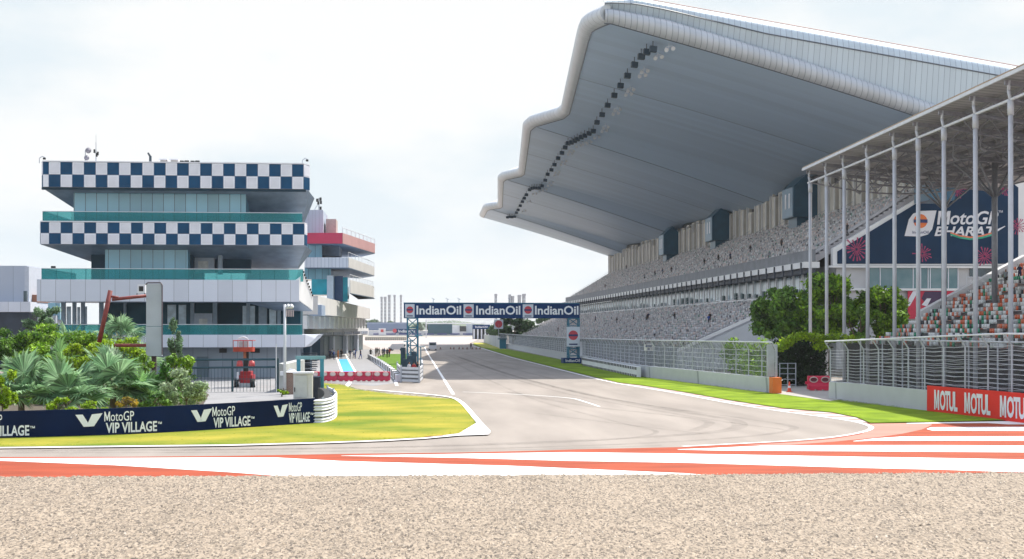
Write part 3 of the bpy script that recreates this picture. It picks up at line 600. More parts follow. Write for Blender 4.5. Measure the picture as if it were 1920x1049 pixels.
text_on(mb, 'IndianOil', lambda u, w: gpl(u, w, .12), 1711, 1741, 438.5, 433, .01); mb.build('roundel_bar', NAVYL, ban)
mb = MB(); text_on(mb, 'MotoGP', lambda u, w: gpl(u, w, .12), 1757, 1872, 421.5, 396, .018, .25, .98); text_on(mb, '™', lambda u, w: gpl(u, w, .12), 1872, 1880, 399, 395)
text_on(mb, 'BHARAT', lambda u, w: gpl(u, w, .12), 1752, 1868, 443, 425, .024, .25, .98); mb.poly([gpl(*p, .12) for p in [(1866, 432), (1884, 424), (1885, 425), (1868, 436)]]); mb.build('lettering', LOGOW, ban)
mb = MB()
up_ = [(1782, 440), (1800, 446), (1820, 449), (1842, 446), (1866, 439)]; mb.poly([gpl(x, y - 2, .14) for x, y in up_] + [gpl(x, y + 1.6, .14) for x, y in up_[::-1]]); mb.build('swoosh', mat('swoosh_green', (.02, .35, .22), .5), ban)
mb = MB(); mb.poly([gpl(x, y - 5, .13) for x, y in up_] + [gpl(x, y - 2, .13) for x, y in up_[::-1]]); mb.build('swoosh', mat('swoosh_orange', (.75, .2, .1), .5), ban)
# glazed storey and lower front of the gable
mb = MB(); x0, z0 = gp(1570, 618); x1, z1 = gp(1990, 498); mb.box(x0, x1, YG + .4, YG + 12, 0, z1 - .0); mb.build('gable_base', mat('gable_base_render', (.50, .50, .51), .7, .08, .4), gs)
mb = MB(); x0, z0 = gp(1628, 541); x1, z1 = gp(1797, 500); mb.box(x0, x1, YG + .2, YG + .4, z0, z1); o = mb.build('window', mat('gable_glazing', (.03, .13, .16), .1, .6, .35, spec=.9, col2=(.14, .24, .26), detail=6), gs)
for x in (1628, 1651, 1681, 1713, 1727, 1741, 1745, 1779, 1797): p = gp(x, 541); mb = MB(); mb.box(p[0] - .05, p[0] + .05, YG + .1, YG + .22, z0, z1); mb.build('mullion', WHITE, o)
mb = MB(); x0, z0 = gp(1560, 545); x1, z1 = gp(1812, 541.5); mb.box(x0, x1, YG - .2, YG + .4, z0, z1); p = gp(1560, 498.5); mb.box(x0 - .4, x1 + 12, YG - .2, YG + .4, p[1] - .25, p[1]); mb.build('gable_ledge', WHITE_WALL, gs)
RED = mat('banner_red', (.55, .02, .06), .5, .1)
mb = MB(); pts = [gp(*p) for p in [(1702, 598), (1702, 546), (1806, 546), (1790, 556), (1730, 598)]]; mb.mat(0); mb.prism([(x, YG - .05, z) for x, z in pts], (0, .1, 0))
mb.mat(1); mb.poly([gpl(*p, .1) for p in [(1704, 560), (1712, 546), (1722, 546), (1706, 574), (1702, 574)]]); mb.mat(2); mb.poly([gpl(*p, .1) for p in [(1728, 560), (1734, 547), (1776, 547), (1770, 566), (1738, 572)]]); mb.mat(1); mb.poly([gpl(*p, .12) for p in [(1728, 572), (1738, 560), (1746, 560), (1738, 575)]])
mb.build('lower_banner', [RED, LOGOW, mat('banner_purple', (.05, .02, .07), .5)], gs)
p = gp(1812, 520); mb = MB(); mb.tube((p[0], YG - .1, p[1]), (p[0] + 8, YG - .1, p[1]), .05, 4); rl_ = mb.build('balustrade', STEEL_L, gs)
for x in range(1812, 1920, 8): p = gp(x, 548); mb = MB(); mb.tube((p[0], YG - .1, p[1]), (p[0], YG - .1, p[1] + 2.0), .04, 4); mb.build('baluster', STEEL_L, rl_)
mb = MB(); x0, z0 = gp(1820, 519); x1, z1 = gp(1826, 500); mb.box(x0, x1 + 2.6, YG + .25, YG + .39, z0, z1); mb.build('window', GLASS_DARK, gs)

# loudspeakers and floodlights hung under the roof: things of their own
SPK = [(910,200),(880,215),(855,237),(823,277),(790,330),(757,378),(728,425),(697,473),(671,518),(647,556),(630,598),(610,608),(590,620),(573,627),(555,635),(542,645),(527,652),(512,657),(498,677),(483,703),(465,728),(448,760),(434,785),(416,806),(405,835),(390,862),(378,872),(366,873),(354,872),(343,874),(332,880),(317,905),(307,922),(298,938),(288,958),(278,978),(270,992),(262,1010),(250,1012),(238,1010),(228,1013)]
def under_hit(x, y):
    r = ray(x, y)
    for it in range(1200):
        Y = 160 + (438 - 160) * it / 1199; p = CAM + r * (Y / r.y)
        if p.x < float(np.interp(Y, FEY, FEX)): continue
        z = zu(p.x, Y)
        if p.z >= z: return Vector((p.x, Y, z))
    return None
sp0 = None
for i, (cx, cy) in enumerate(SPK):
    h = under_hit(860 + cx / 2.498, cy / 2.498 - 4)
    if h is None: continue
    if sp0 is None:
        sp0 = empty('loudspeaker', h, 'black loudspeaker hanging under the grandstand roof', 'loudspeaker', 'loudspeakers hung in a line under the roof')
        b = MB(); b.tube((0, 0, .1), (0, 0, -.75), .05, 5); b.build('bracket', BLACK, sp0, local=True)
        b = MB(); b.prism([(-.45, -.4, -1.35), (.45, -.3, -1.42), (.5, -.3, -.72), (-.4, -.4, -.65)], (0, .8, 0)); b.build('cabinet', mat('speaker_blue_black', (.012, .035, .06), .5, .2), sp0, local=True)
    else: c = copy_tree(sp0); c.location = h
FL = [(985,210),(933,250),(868,318),(858,338),(803,408),(793,428),(742,502),(733,520),(687,586),(680,602),(645,632),(608,655),(590,662),(560,674),(527,700),(520,712),(492,748),(487,762),(460,800),(455,812),(432,850),(425,862),(402,882),(385,888),(355,902),(328,940),(305,985)]
fl0 = None
for i, (cx, cy) in enumerate(FL):
    h = under_hit(860 + cx / 2.498, cy / 2.498 - 3)
    if h is None: continue
    if fl0 is None:
        fl0 = empty('floodlight', h, 'small pale floodlight fixed under the grandstand roof behind the loudspeakers', 'floodlight', 'floodlights under the grandstand roof')
        b = MB(); b.tube((0, 0, .1), (0, 0, -.7), .04, 5); b.tube((-.5, 0, -.5), (.5, 0, -.3), .04, 5); b.build('bracket', STEEL_L, fl0, local=True)
        b = MB(); b.tube((-.45, -.1, -.7), (-.4, -.45, -.95), .14, 8, .3); b.tube((.4, -.1, -.5), (.45, -.45, -.75), .14, 8, .3); b.build('lamp_head', mat('lamp_head_pale', (.6, .62, .65), .3, .05), fl0, local=True)
    else: c = copy_tree(fl0); c.location = h
# ================================================================ SECOND STAND ON THE RIGHT: seats under a canopy on tall slim columns
CB = 43.0; CZ = 23.0
cs = empty('canopy_stand', (52, 120, 0), 'open grandstand of red, white and green seats under a metal canopy on tall slim columns', 'grandstand')
CAN = stripes('canopy_sheet', (.44, .42, .43), (.16, .16, .18), .9, .12, 1, .5, .3, metal=.2, var=.12)
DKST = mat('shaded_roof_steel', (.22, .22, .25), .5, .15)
colx = [(1520, 317), (1550, 303), (1584, 288), (1625, 268), (1671, 245), (1728, 225), (1772, 203), (1826, 176), (1896, 146)]
colP = []
for x, yt in colx:
    D = (CZ - CAMH) * F / (HY - yt); colP.append(WD(x, 615, D))
colY = [p.y for p in colP]; print('columns', [(round(p.x, 1), round(p.y, 1)) for p in colP])
cX = np.polyfit(colY, [p.x for p in colP], 1)
def ex(Y): return float(np.polyval(cX, Y))
ys_ = sorted(colY) ; step = (ys_[-1] - ys_[0]) / (len(ys_) - 1)
allY = [ys_[0] - step * k for k in (1,)] + ys_
YF = ys_[-1] + .9; YN = allY[0] - .5
for Y in allY:
    X = ex(Y); mb = MB(); mb.sm = True
    mb.tube((X, Y, 0), (X, Y, CZ - 1.7), .175, 12); mb.tube((X, Y, CZ - 2.6), (X, Y, CZ - 1.6), .235, 8)
    mb.tube((X, Y, CZ - 1.7), (X - .16, Y, CZ - .9), .12, 6); mb.tube((X - .16, Y, CZ - .9), (X - .1, Y, CZ - .2), .12, 6)
    mb.build('column', mat('column_pale', (.52, .54, .59), .4, .06, 1.5), cs)
# canopy sheet and its steel
def rz(X, Y): return CZ + .0 - .085 * (X - ex(Y) + .55)
mb = MB(); nx = 8
for k in range(nx):
    pass
secs = []
for Y in (YN, (YN + YF) / 2, YF):
    up = [(ex(Y) - .55 + 22 * i / 6, Y, rz(ex(Y) - .55 + 22 * i / 6, Y) + .18) for i in range(7)]
    lo = [(x, y, z - .16) for x, y, z in up[::-1]]; secs.append(up + lo)
mb.loft(secs); mb.build('canopy_roof', CAN, cs)
mb = MB(); mb.beam((ex(YN) - .6, YN, CZ + .02), (ex(YF) - .6, YF + .1, CZ + .02), .14, .26); mb.build('fascia_edge', STEEL_L, cs)
mb = MB(); mb.beam((ex(YN) - .55, YN, CZ + .24), (ex(YF) - .55, YF + .1, CZ + .24), .10, .10); mb.build('gutter', mat('brown_gutter', (.35, .25, .17), .6), cs)
mb = MB(); mb.tube((ex(YN), YN, CZ - 1.55), (ex(YF), YF, CZ - 1.45), .11, 6); mb.build('tie_rail', STEEL_L, cs)
for Y in allY:
    X = ex(Y); mb = MB()
    mb.beam((X - .45, Y, CZ - .35), (X + 20, Y, rz(X + 20, Y) - .35), .16, .34)
    lo = lambda t: Vector((X + 20 * t, Y, CZ - 1.5 - 1.2 * math.sin(math.pi * t)))
    for k in range(8):
        mb.tube(lo(k / 8), lo((k + 1) / 8), .09, 5); xx = X + 20 * (k + .5) / 8
        mb.tube(lo(k / 8), (xx, Y, rz(xx, Y) - .4), .06, 4); mb.tube(lo((k + 1) / 8), (xx, Y, rz(xx, Y) - .4), .06, 4)
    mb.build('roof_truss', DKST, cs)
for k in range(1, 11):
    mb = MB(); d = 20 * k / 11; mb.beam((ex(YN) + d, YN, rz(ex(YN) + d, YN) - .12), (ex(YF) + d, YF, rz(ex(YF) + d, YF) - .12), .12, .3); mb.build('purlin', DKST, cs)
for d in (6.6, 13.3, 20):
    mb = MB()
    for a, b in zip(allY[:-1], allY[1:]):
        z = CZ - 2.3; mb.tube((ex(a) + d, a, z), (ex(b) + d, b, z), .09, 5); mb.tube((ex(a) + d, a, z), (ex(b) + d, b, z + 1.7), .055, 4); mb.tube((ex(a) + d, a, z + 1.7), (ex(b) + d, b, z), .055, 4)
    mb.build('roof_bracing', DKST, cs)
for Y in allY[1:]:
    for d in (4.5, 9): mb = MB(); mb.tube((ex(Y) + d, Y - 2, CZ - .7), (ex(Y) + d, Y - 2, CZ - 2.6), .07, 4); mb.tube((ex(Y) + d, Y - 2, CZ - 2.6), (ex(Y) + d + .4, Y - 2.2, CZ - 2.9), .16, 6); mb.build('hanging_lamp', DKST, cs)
for p in [(1770, 133.5), (1865, 121.5), (1985, 109)]:
    w = WD(p[0], 600, p[1]); mb = MB(); mb.sm = True; mb.tube((w.x, w.y, 5), (w.x, w.y, CZ - 1.6), .27, 10)
    for dx, dy in ((4, 0), (-4, 0), (0, 5), (0, -5), (3, 3), (-3, -3)): mb.tube((w.x, w.y, CZ - 5.2), (w.x + dx, w.y + dy, CZ - 1.9), .11, 6)
    mb.build('inner_column', mat('inner_column_grey', (.24, .25, .28), .5, .1, metal=.2), cs)
# raked seating
SX0, SZ0, SX1, SZ1, SN = 45.5, 2.6, 64.5, 12.2, 24
SYF = 130.0
terrace(SX0, SZ0, SX1, SZ1, SN, 62, SYF, 2).build('tier', TERR, cs)
P3 = seats(SX0, SZ0, SX1, SZ1, SN, 64, SYF - .4, .50, 11)
P3 = P3[(P3[:, 0] / P3[:, 1]) < .56]
def seats_big(P):
    return P
seat_split(P3, SEATC, cs)
mb = MB(); mb.box(44.9, 45.2, 62, SYF, 0, 3.9); mb.build('front_wall', mat('shade_front_wall', (.03, .03, .035), .9, .5, .8, spec=.1), cs)  # near-black colour stands for the shade under the stand
# gravelly white sheeting over the far stair
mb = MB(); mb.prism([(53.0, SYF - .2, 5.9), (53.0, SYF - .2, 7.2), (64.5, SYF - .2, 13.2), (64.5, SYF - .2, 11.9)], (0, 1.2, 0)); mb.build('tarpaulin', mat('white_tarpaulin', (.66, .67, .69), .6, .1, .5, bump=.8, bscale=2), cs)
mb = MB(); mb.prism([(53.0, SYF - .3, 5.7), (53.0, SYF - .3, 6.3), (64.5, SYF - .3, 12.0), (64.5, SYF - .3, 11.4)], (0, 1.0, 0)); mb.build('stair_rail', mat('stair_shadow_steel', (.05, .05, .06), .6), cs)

# ================================================================ WALLS AND DEBRIS FENCES
def resample(pts, step):
    P = [Vector(p) for p in pts]; out_ = [P[0].copy()]; acc = 0
    for a, b in zip(P[:-1], P[1:]):
        L_ = (b - a).length; t = step - acc
        while t < L_: out_.append(a + (b - a) * t / L_); t += step
        acc = (L_ - (t - step))
    return out_
def wall(name, pts, h0, h1, th, m, label, cat, **kw):
    P = [Vector((p.x, p.y, 0)) for p in pts]; secs = []
    for i, p in enumerate(P):
        d = (P[min(i + 1, len(P) - 1)] - P[max(i - 1, 0)]).normalized(); n = Vector((-d.y, d.x, 0)) * th / 2; h = h0 + (h1 - h0) * i / (len(P) - 1)
        secs.append([p + n, p - n, p - n * .75 + UP * h, p + n * .75 + UP * h])
    mb = MB(); mb.loft(secs); return mb.build(name, m, label=label, cat=cat, **kw)
WR = smooth_pts([tuple(G(*p)) for p in [(1557, 748.5), (1600, 752.6), (1660, 760), (1745, 771.5), (1882, 787), (2000, 801), (2200, 830)]], 6); WR = [Vector(p) for p in WR]
CONCP = stripes('wall_segments', (.50, .52, .53), (.28, .30, .31), 2.0, .05, 0, .85, 0, var=.14, nscale=.9)
wall('concrete_wall', WR, 1.32, 1.45, .35, CONCP, 'curved grey concrete barrier wall beneath the tall debris fence on the right', 'wall')
MESH = seethrough('fence_mesh', (.10, .10, .105), .21, .5, .2, mesh=2.5)
MESH2 = seethrough('fence_mesh_dense', (.17, .19, .21), .42, .5, .2, mesh=2.5)
def debris_fence(name, pts, zb, zt, step, label, bend=.5, cables=8, post_m=None, mesh_m=None):
    root = empty(name, (pts[0].x, pts[0].y, 0), label, 'fence'); Q = resample([Vector((p.x, p.y, 0)) for p in pts], step)
    def off(i):
        d = (Q[min(i + 1, len(Q) - 1)] - Q[max(i - 1, 0)]).normalized(); n = Vector((-d.y, d.x, 0)); return n if n.dot(Q[i]) < 0 else -n
    secs = []
    for i, q in enumerate(Q):
        n = off(i); zz = zt(i / len(Q)) if callable(zt) else zt
        a = q + UP * zb; b = q + UP * (zz - .7); c = q + n * bend + UP * zz; secs.append((a, b, c))
        mb = MB(); mb.tube(a, b, .055, 6); mb.tube(b, c, .05, 6); mb.build('post', post_m or STEEL, root)
    mb = MB()
    for s, t in zip(secs[:-1], secs[1:]):
        mb.poly([s[0], t[0], t[1], s[1]]); mb.poly([s[1], t[1], t[2], s[2]])
    mb.build('wire_mesh', mesh_m or MESH, root)
    for k in range(cables + 1):
        mb = MB(); r = .035 if k in (0,) else .013
        pp = [s[0] + (s[1] - s[0]) * (k / cables) for s in secs]
        for a, b in zip(pp[:-1], pp[1:]): m_ = (a + b) / 2 - UP * .05; mb.tube(a, m_, r, 4); mb.tube(m_, b, r, 4)
        mb.build('cable', STEEL_L, root)
    mb = MB(); mb.path([s[2] for s in secs], .06, 5); mb.build('top_rail', STEEL_L, root)
    return root
debris_fence('debris_fence', WR, 1.35, lambda t: 4.45 + .7 * min(1, t * 1.7), 2.35, 'tall cable debris fence curving along the right above the red advertising board', .5, 11)
# second row of fence posts/back fence seen through the first
WRB = [Vector((p.x + 2.2, p.y + 1.6, 0)) for p in WR[3:]]
debris_fence('catch_fence', WRB, 0, 4.6, 3.1, 'second cable fence standing close behind the curved debris fence', .0, 12)
# left-hand run along the straight
WL_px = [(1455, 738.5), (1360, 726.5), (1256, 713), (1205, 707), (1150, 696), (1097, 684.5), (1040, 673), (980, 661), (945, 654)]
WLp = [G(*p) for p in WL_px]; WLp = WLp[:6] + [Vector((26.3, y, 0)) for y in (230, 270, 320, 380)]; WLp[5].x = 26.2
WLs = [Vector(p) for p in smooth_pts([tuple(p) for p in WLp], 5)]
wall('concrete_wall', WLs, 1.32, 1.1, .35, CONCP, 'long grey concrete barrier wall running down the straight to an orange end block', 'wall')
debris_fence('debris_fence', WLs, 1.3, lambda t: 4.3 - .5 * min(1, t * 2.5), 3.0, 'long mesh debris fence running down the straight in front of the main grandstand', .35, 5, mesh_m=MESH2)
# white blocks with black gaps at the foot of the wall
def block_run():
    a, b = G(1100, 686), G(1206, 708.5); b = Vector((b.x - .05, b.y, 0)); d = (b - a); L_ = d.length; d.normalize(); n = int(L_ / 1.15)
    root = empty('tyre_barrier', a, 'low white barrier with black gaps at the wall foot beside the gantry', 'barrier')
    n_ = Vector((-d.y, d.x, 0)); n_ = n_ if n_.x < 0 else -n_
    mb = MB(); mb.prism([a + n_ * .2, b + n_ * .2, b + n_ * .2 + UP * 1.2, a + n_ * .2 + UP * 1.2], n_ * .45); mb.build('band', WHITE, root)
    mb = MB()
    for k in range(n):
        for z in (.0, .85):
            p = a + d * (L_ * (k + .3) / n) + n_ * .66; q = p + d * .5; mb.prism([p + UP * z, q + UP * z, q + UP * (z + .3), p + UP * (z + .3)], n_ * .04)
    mb.build('tyre_gaps', RUBBER, root, kind='stuff')
block_run()
# orange end block and the gap between the two walls
p = G(1453, 739); mb = MB(); mb.box(p.x - .32, p.x + .42, p.y - .5, p.y + .6, 0, 1.38); mb.build('end_block', mat('orange_paint', (.75, .17, .02), .6, .08, .8), label='bright orange painted block closing the end of the long concrete wall', cat='barrier block')
mb = MB(); c0 = WD(1447, 720, 107.3); mb.box(c0.x - .4, c0.x + .45, c0.y - .15, c0.y + .15, 1.45, 4.1); mb.build('fence_end_pillar', STEEL, label='grey pillar ending the mesh fence above the orange block', cat='pillar')
def water_barrier(name, x0, x1, yb, yt, D, label, group=None, m=None, ang=0, parts=True):
    """moulded water-filled barrier: waisted body, feet, two lifting eyes"""
    a = WD(x0, yb, D); b = WD(x1, yb, D); L_ = (b - a).length; H = (yb - yt) / F * D; c = (a + b) / 2
    root = empty(name, (c.x, c.y, 0.08), label, 'traffic barrier', group); root.rotation_euler = (0, 0, math.atan2(b.y - a.y, b.x - a.x) + ang)
    h = L_ / 2; t = .28; prof = [(-t, .08), (t, .08), (t, .3 * H), (t * .62, .5 * H), (t * .62, H * .96), (t * .4, H), (-t * .4, H), (-t * .62, H * .96), (-t * .62, .5 * H), (-t, .3 * H)]
    mb = MB(); mb.loft([[(-h, y, z) for y, z in prof], [(h, y, z) for y, z in prof]])
    mb.box(-h - .18, -h, -.1, .1, .42 * H, .62 * H); mb.build('body', m, root, local=True)
    for s in (-.62, 0, .62):
        mb = MB(); mb.box(s * h - .18 * h, s * h + .18 * h, -t - .02, t + .02, 0, .1); mb.build('foot', m, root, local=True)
    for s in (-.5, .5):
        mb = MB(); mb.sm = True; n = 14; cc = Vector((s * h, -t * .62 - .03, .74 * H)); r = .155 * H + .03
        ring = [cc + Vector((r * 1.5 * math.cos(2 * math.pi * k / n), 0, r * math.sin(2 * math.pi * k / n))) for k in range(n)]
        mb.path(ring + [ring[0]], .045, 5); mb.build('eye_rim', mat('eye_pale', (.6, .5, .45), .6), root, local=True)
        mb = MB(); mb.poly([cc + Vector((r * 1.35 * math.cos(2 * math.pi * k / n), .015, r * .9 * math.sin(2 * math.pi * k / n))) for k in range(n)]); mb.build('eye_hole', mat('eye_dark', (.12, .02, .03), .7) if m is not BARR else mat('eye_white', (.7, .6, .6), .6), root, local=True)
    return root
BARR = mat('barrier_red', (.50, .015, .06), .45, .12, .8)
BARR2 = mat('barrier_crimson', (.62, .01, .06), .45, .08, .8)
water_barrier('water_barrier', 1514, 1557, 735, 708, 111, 'crimson plastic water barrier closing the gap between the two concrete walls', m=BARR2)
# cone and small sign in the gap
p = G(1480, 737); mb = MB(); mb.mat(0); mb.box(p.x - .22, p.x + .22, p.y - .22, p.y + .22, .075, .12); mb.tube((p.x, p.y, .12), (p.x, p.y, .42), .17, 10, .13); mb.mat(1); mb.tube((p.x, p.y, .42), (p.x, p.y, .6), .13, 10, .1); mb.mat(0); mb.tube((p.x, p.y, .6), (p.x, p.y, .95), .1, 10, .04)
mb.build('traffic_cone', [mat('cone_orange', (.7, .08, .03), .5), WHITE], label='orange and white traffic cone in the gap beside the crimson barrier', cat='traffic cone')
q = empty('road_gate', G(1468, 733), 'low grey slatted gate leaning beside the dark hedge in the wall gap', 'gate')
o_ = G(1462, 728); e_ = G(1492, 728); mb = MB()
for z in (.3, .8, 1.3, 1.8, 2.25): mb.tube(o_ + UP * z, e_ + UP * (z), .03, 4)
for t in (0, .5, 1): w = o_ + (e_ - o_) * t; mb.tube(w, w + UP * 2.3, .05, 5)
mb.build('gate_frame', STEEL, q)
# red advertising board
MOT = [Vector(p) for p in smooth_pts([tuple(G(*p)) for p in [(1745, 771.6), (1795, 777.3), (1840, 782.5), (1882, 787.5), (1960, 797), (2100, 815)]], 6)]
def board(name, pts, h0, h1, th, m, label, cat='advertising board'):
    """thin standing board following a ground path, facing the camera"""
    root = wall(name, pts, h0, h1, th, m, label, cat); return root
def path_fn(pts, front, h0, h1):
    P = [Vector((p.x, p.y, 0)) for p in pts]; S = [0]
    for a, b in zip(P[:-1], P[1:]): S.append(S[-1] + (b - a).length)
    def fn(s, t, off=0.0):
        s = min(max(s, 0), S[-1]); i = max(k for k in range(len(S) - 1) if S[k] <= s + 1e-9) if s < S[-1] else len(S) - 2
        u = (s - S[i]) / (S[i + 1] - S[i]); p = P[i].lerp(P[i + 1], u); d = (P[i + 1] - P[i]).normalized(); n = Vector((d.y, -d.x, 0)); n = n if n.dot(p) < 0 else -n
        h = h0 + (h1 - h0) * s / S[-1]; return p + n * (front * (1 if off == 0 else 1) + off) + UP * h * t
    def s_at(x):
        best = min(range(400), key=lambda k: abs(proj(fn(S[-1] * k / 399, .5))[0] - x)); return S[-1] * best / 399
    return fn, s_at, S[-1]
def proj(p):
    v = p - CAM; d = v.dot(FW); return (CX + F * v.dot(RT) / d, HY - F * v.z / d, d)
mo = board('advertising_board', [Vector((p.x - .35, p.y - .35, 0)) for p in MOT], 1.72, 1.72, .12, mat('board_red', (.72, .035, .025), .6, .05, .5, spec=.2), 'red advertising board with white MOTUL lettering in front of the right-hand wall')
fn, s_at, SL_ = path_fn([Vector((p.x - .35, p.y - .35, 0)) for p in MOT], .075, 1.72, 1.72)
for xa, xb in ((1752, 1795.5), (1808, 1857), (1874.5, 1930), (1950, 2006)):
    mb = MB(); sa, sb = s_at(xa), s_at(xb); text_on(mb, 'MOTUL', lambda u, w: fn(u, w), sa, sb, .12, .86, .035, 0, .88); mb.build('lettering', WHITE, mo)

# ================================================================ START GANTRY
DG = 196.0
ga = empty('start_gantry', WD(775, 615, 195) - UP * CAMH, 'dark blue start gantry spanning the track with IndianOil lettering', 'gantry')
A0 = WD(757.5, 615, 194.3); B0 = WD(1087, 615, 197.2); AX = (B0 - A0); LG = AX.length; AX.normalize(); NX = Vector((AX.y, -AX.x, 0)); NX = NX if NX.y < 0 else -NX
def gpt(u, z, off=0): return Vector((A0.x, A0.y, 0)) + AX * u + UP * z + NX * off
BLUE = mat('gantry_blue', (.004, .040, .14), .6, .1, .4, spec=.15)
zb, zt = 6.95, 9.22
mb = MB(); mb.prism([gpt(0, zb, 0), gpt(LG, zb, 0), gpt(LG, zt, 0), gpt(0, zt, 0)], -NX * 1.6); bm_ = mb.build('beam', BLUE, ga)
mb = MB(); mb.prism([gpt(-.05, zt, .05), gpt(LG, zt, .05), gpt(LG, zt + .12, .05), gpt(-.05, zt + .12, .05)], -NX * 1.7); mb.build('beam_cap', TEALP, ga)
xs2u = lambda x: (x - 757.5) / (1087 - 757.5) * LG
WLOGO = mat('logo_panel', (.60, .66, .74), .5, .03); REDL = mat('logo_red', (.55, .05, .08), .5, .06)
def oil_logo(u0, u1, z0, z1, off, parent, base=True):
    mb = MB(); mb.poly([gpt(u0, z0, off), gpt(u1, z0, off), gpt(u1, z1, off), gpt(u0, z1, off)]); lo = mb.build('logo_panel', WLOGO, parent)
    r = min(u1 - u0, z1 - z0) * .36; cu, cz = (u0 + u1) / 2, (z0 + z1) / 2 + (z1 - z0) * .07
    mb = MB(); mb.poly([gpt(cu + r * math.cos(2 * math.pi * k / 24), cz + r * math.sin(2 * math.pi * k / 24), off + .03) for k in range(24)]); mb.build('roundel', REDL, lo)
    mb = MB(); mb.poly([gpt(cu - r, cz - r * .2, off + .05), gpt(cu + r, cz - r * .2, off + .05), gpt(cu + r, cz + r * .2, off + .05), gpt(cu - r, cz + r * .2, off + .05)]); mb.poly([gpt(cu - r * .9, z0 + .08 * (z1 - z0), off + .03), gpt(cu + r * .9, z0 + .08 * (z1 - z0), off + .03), gpt(cu + r * .9, z0 + .15 * (z1 - z0), off + .03), gpt(cu - r * .9, z0 + .15 * (z1 - z0), off + .03)]); mb.build('roundel_bar', NAVYL, lo)
for a, b in ((759.5, 777), (868, 887), (979, 999)): oil_logo(xs2u(a), xs2u(b), zb + .12, zt - .12, .02, bm_)
for a, b in ((780.5, 863.5), (891.5, 974.5), (1002, 1084.5)): mb = MB(); text_on(mb, 'IndianOil', lambda u, w: gpt(u, w, .03), xs2u(a), xs2u(b), 7.5, 8.88, .022); mb.build('lettering', mat('letter_white', (.85, .87, .9), .5, .02), bm_)
def lattice_tower(name, ua, ub, z1, dep, parent, m, r=.10, cells=5, z0=0):
    mb = MB(); C = [(ua, 0), (ub, 0), (ub, -dep), (ua, -dep)]
    for u, o in C: mb.beam(gpt(u, z0, o), gpt(u, z1, o), r * 2, r * 2)
    for k in range(cells):
        za = z0 + (z1 - z0) * k / cells; zc = z0 + (z1 - z0) * (k + 1) / cells
        for (u, o), (u2, o2) in zip(C, C[1:] + C[:1]):
            mb.tube(gpt(u, zc, o), gpt(u2, zc, o2), r * .7, 4)
            if k % 2: u, o, u2, o2 = u2, o2, u, o
            mb.tube(gpt(u, za, o), gpt(u2, zc, o2), r * .65, 4)
    return mb.build(name, m, parent)
lattice_tower('tower', xs2u(764), xs2u(783), zb, 1.4, ga, TEALP, cells=5)
lattice_tower('tower', xs2u(1066), xs2u(1086), zb, 1.4, ga, TEALP, cells=6)
oil_logo(xs2u(1061.5), xs2u(1086.5), 2.62, 5.65, .35, ga)
mb = MB(); mb.prism([gpt(xs2u(1055), .05, .6), gpt(xs2u(1090), .05, .6), gpt(xs2u(1090), .85, .6), gpt(xs2u(1055), .85, .6)], -NX * 2.6); fo = mb.build('footing_board', BLUE, ga)
mb = MB(); text_on(mb, 'IndianOil', lambda u, w: gpt(u, w, .66), xs2u(1059), xs2u(1086), .25, .68, .02); mb.build('lettering', WHITE, fo)
mb = MB(); mb.prism([gpt(xs2u(1087), 1.1, .2), gpt(xs2u(1098), 1.1, .2), gpt(xs2u(1098), 3.4, .2), gpt(xs2u(1087), 3.4, .2)], -NX * .2); mb.build('side_board', WHITE, ga)
for x in (812, 838, 860, 955): 
    mb = MB(); u = xs2u(x); mb.tube(gpt(u, zt, -.6), gpt(u, zt + .7, -.6), .04, 4); mb.tube(gpt(u - .25, zt + .85, -.6), gpt(u + .25, zt + .6, -.6), .05, 4); mb.build('antenna', STEEL, ga)
# tyre and rail enclosure round the left tower
p0 = G(751, 718); enc = empty('marshal_post', G(770, 708), 'white railed barrier pen with stacked tyres round the left gantry tower foot', 'marshal post')
pp = [G(745, 708), G(752, 717), G(786, 718.5), G(792, 712), G(791, 698)]; pp = [Vector((p.x, p.y, 0)) for p in pp]
for z in (.2, .62, 1.04, 1.42):
    mb = MB(); 
    for a, b in zip(pp[:-1], pp[1:]): mb.beam(a + UP * z, b + UP * z, .12, .24)
    mb.build('rail', STEEL_L, enc)
mb = MB(); [mb.prism([a + UP * .05, b + UP * .05, b + UP * 1.35, a + UP * 1.35], (0, .15, 0)) for a, b in zip(pp[:-1], pp[1:])]; mb.build('backing', mat('pen_backing', (.16, .17, .18), .8, .2), enc)
for p in pp: mb = MB(); mb.tube(p - Vector((0, .12, 0)), p - Vector((0, .12, 0)) + UP * 1.75, .09, 6); mb.build('post', STEEL, enc)
for x, y, h in ((756, 704, 3.2), (760, 707, 2.0), (768, 708, 2.4), (776, 706, 2.8)):
    q = G(x, y); mb = MB(); mb.box(q.x - .3, q.x + .3, q.y, q.y + .6, 0, h); mb.build('equipment_rack', mat('rack_dark', (.015, .05, .08), .6, .4, 2), enc)
for x, y, h in ((763, 703, 3.9), (784, 705, 4.6), (789, 700, 3.2), (770, 700, 4.0)):
    q = G(x, y); mb = MB(); mb.tube((q.x, q.y, 0), (q.x, q.y, h), .07, 5); mb.tube((q.x - .4, q.y, h), (q.x + .5, q.y, h), .05, 4); mb.build('rack_pole', TEALP, enc)

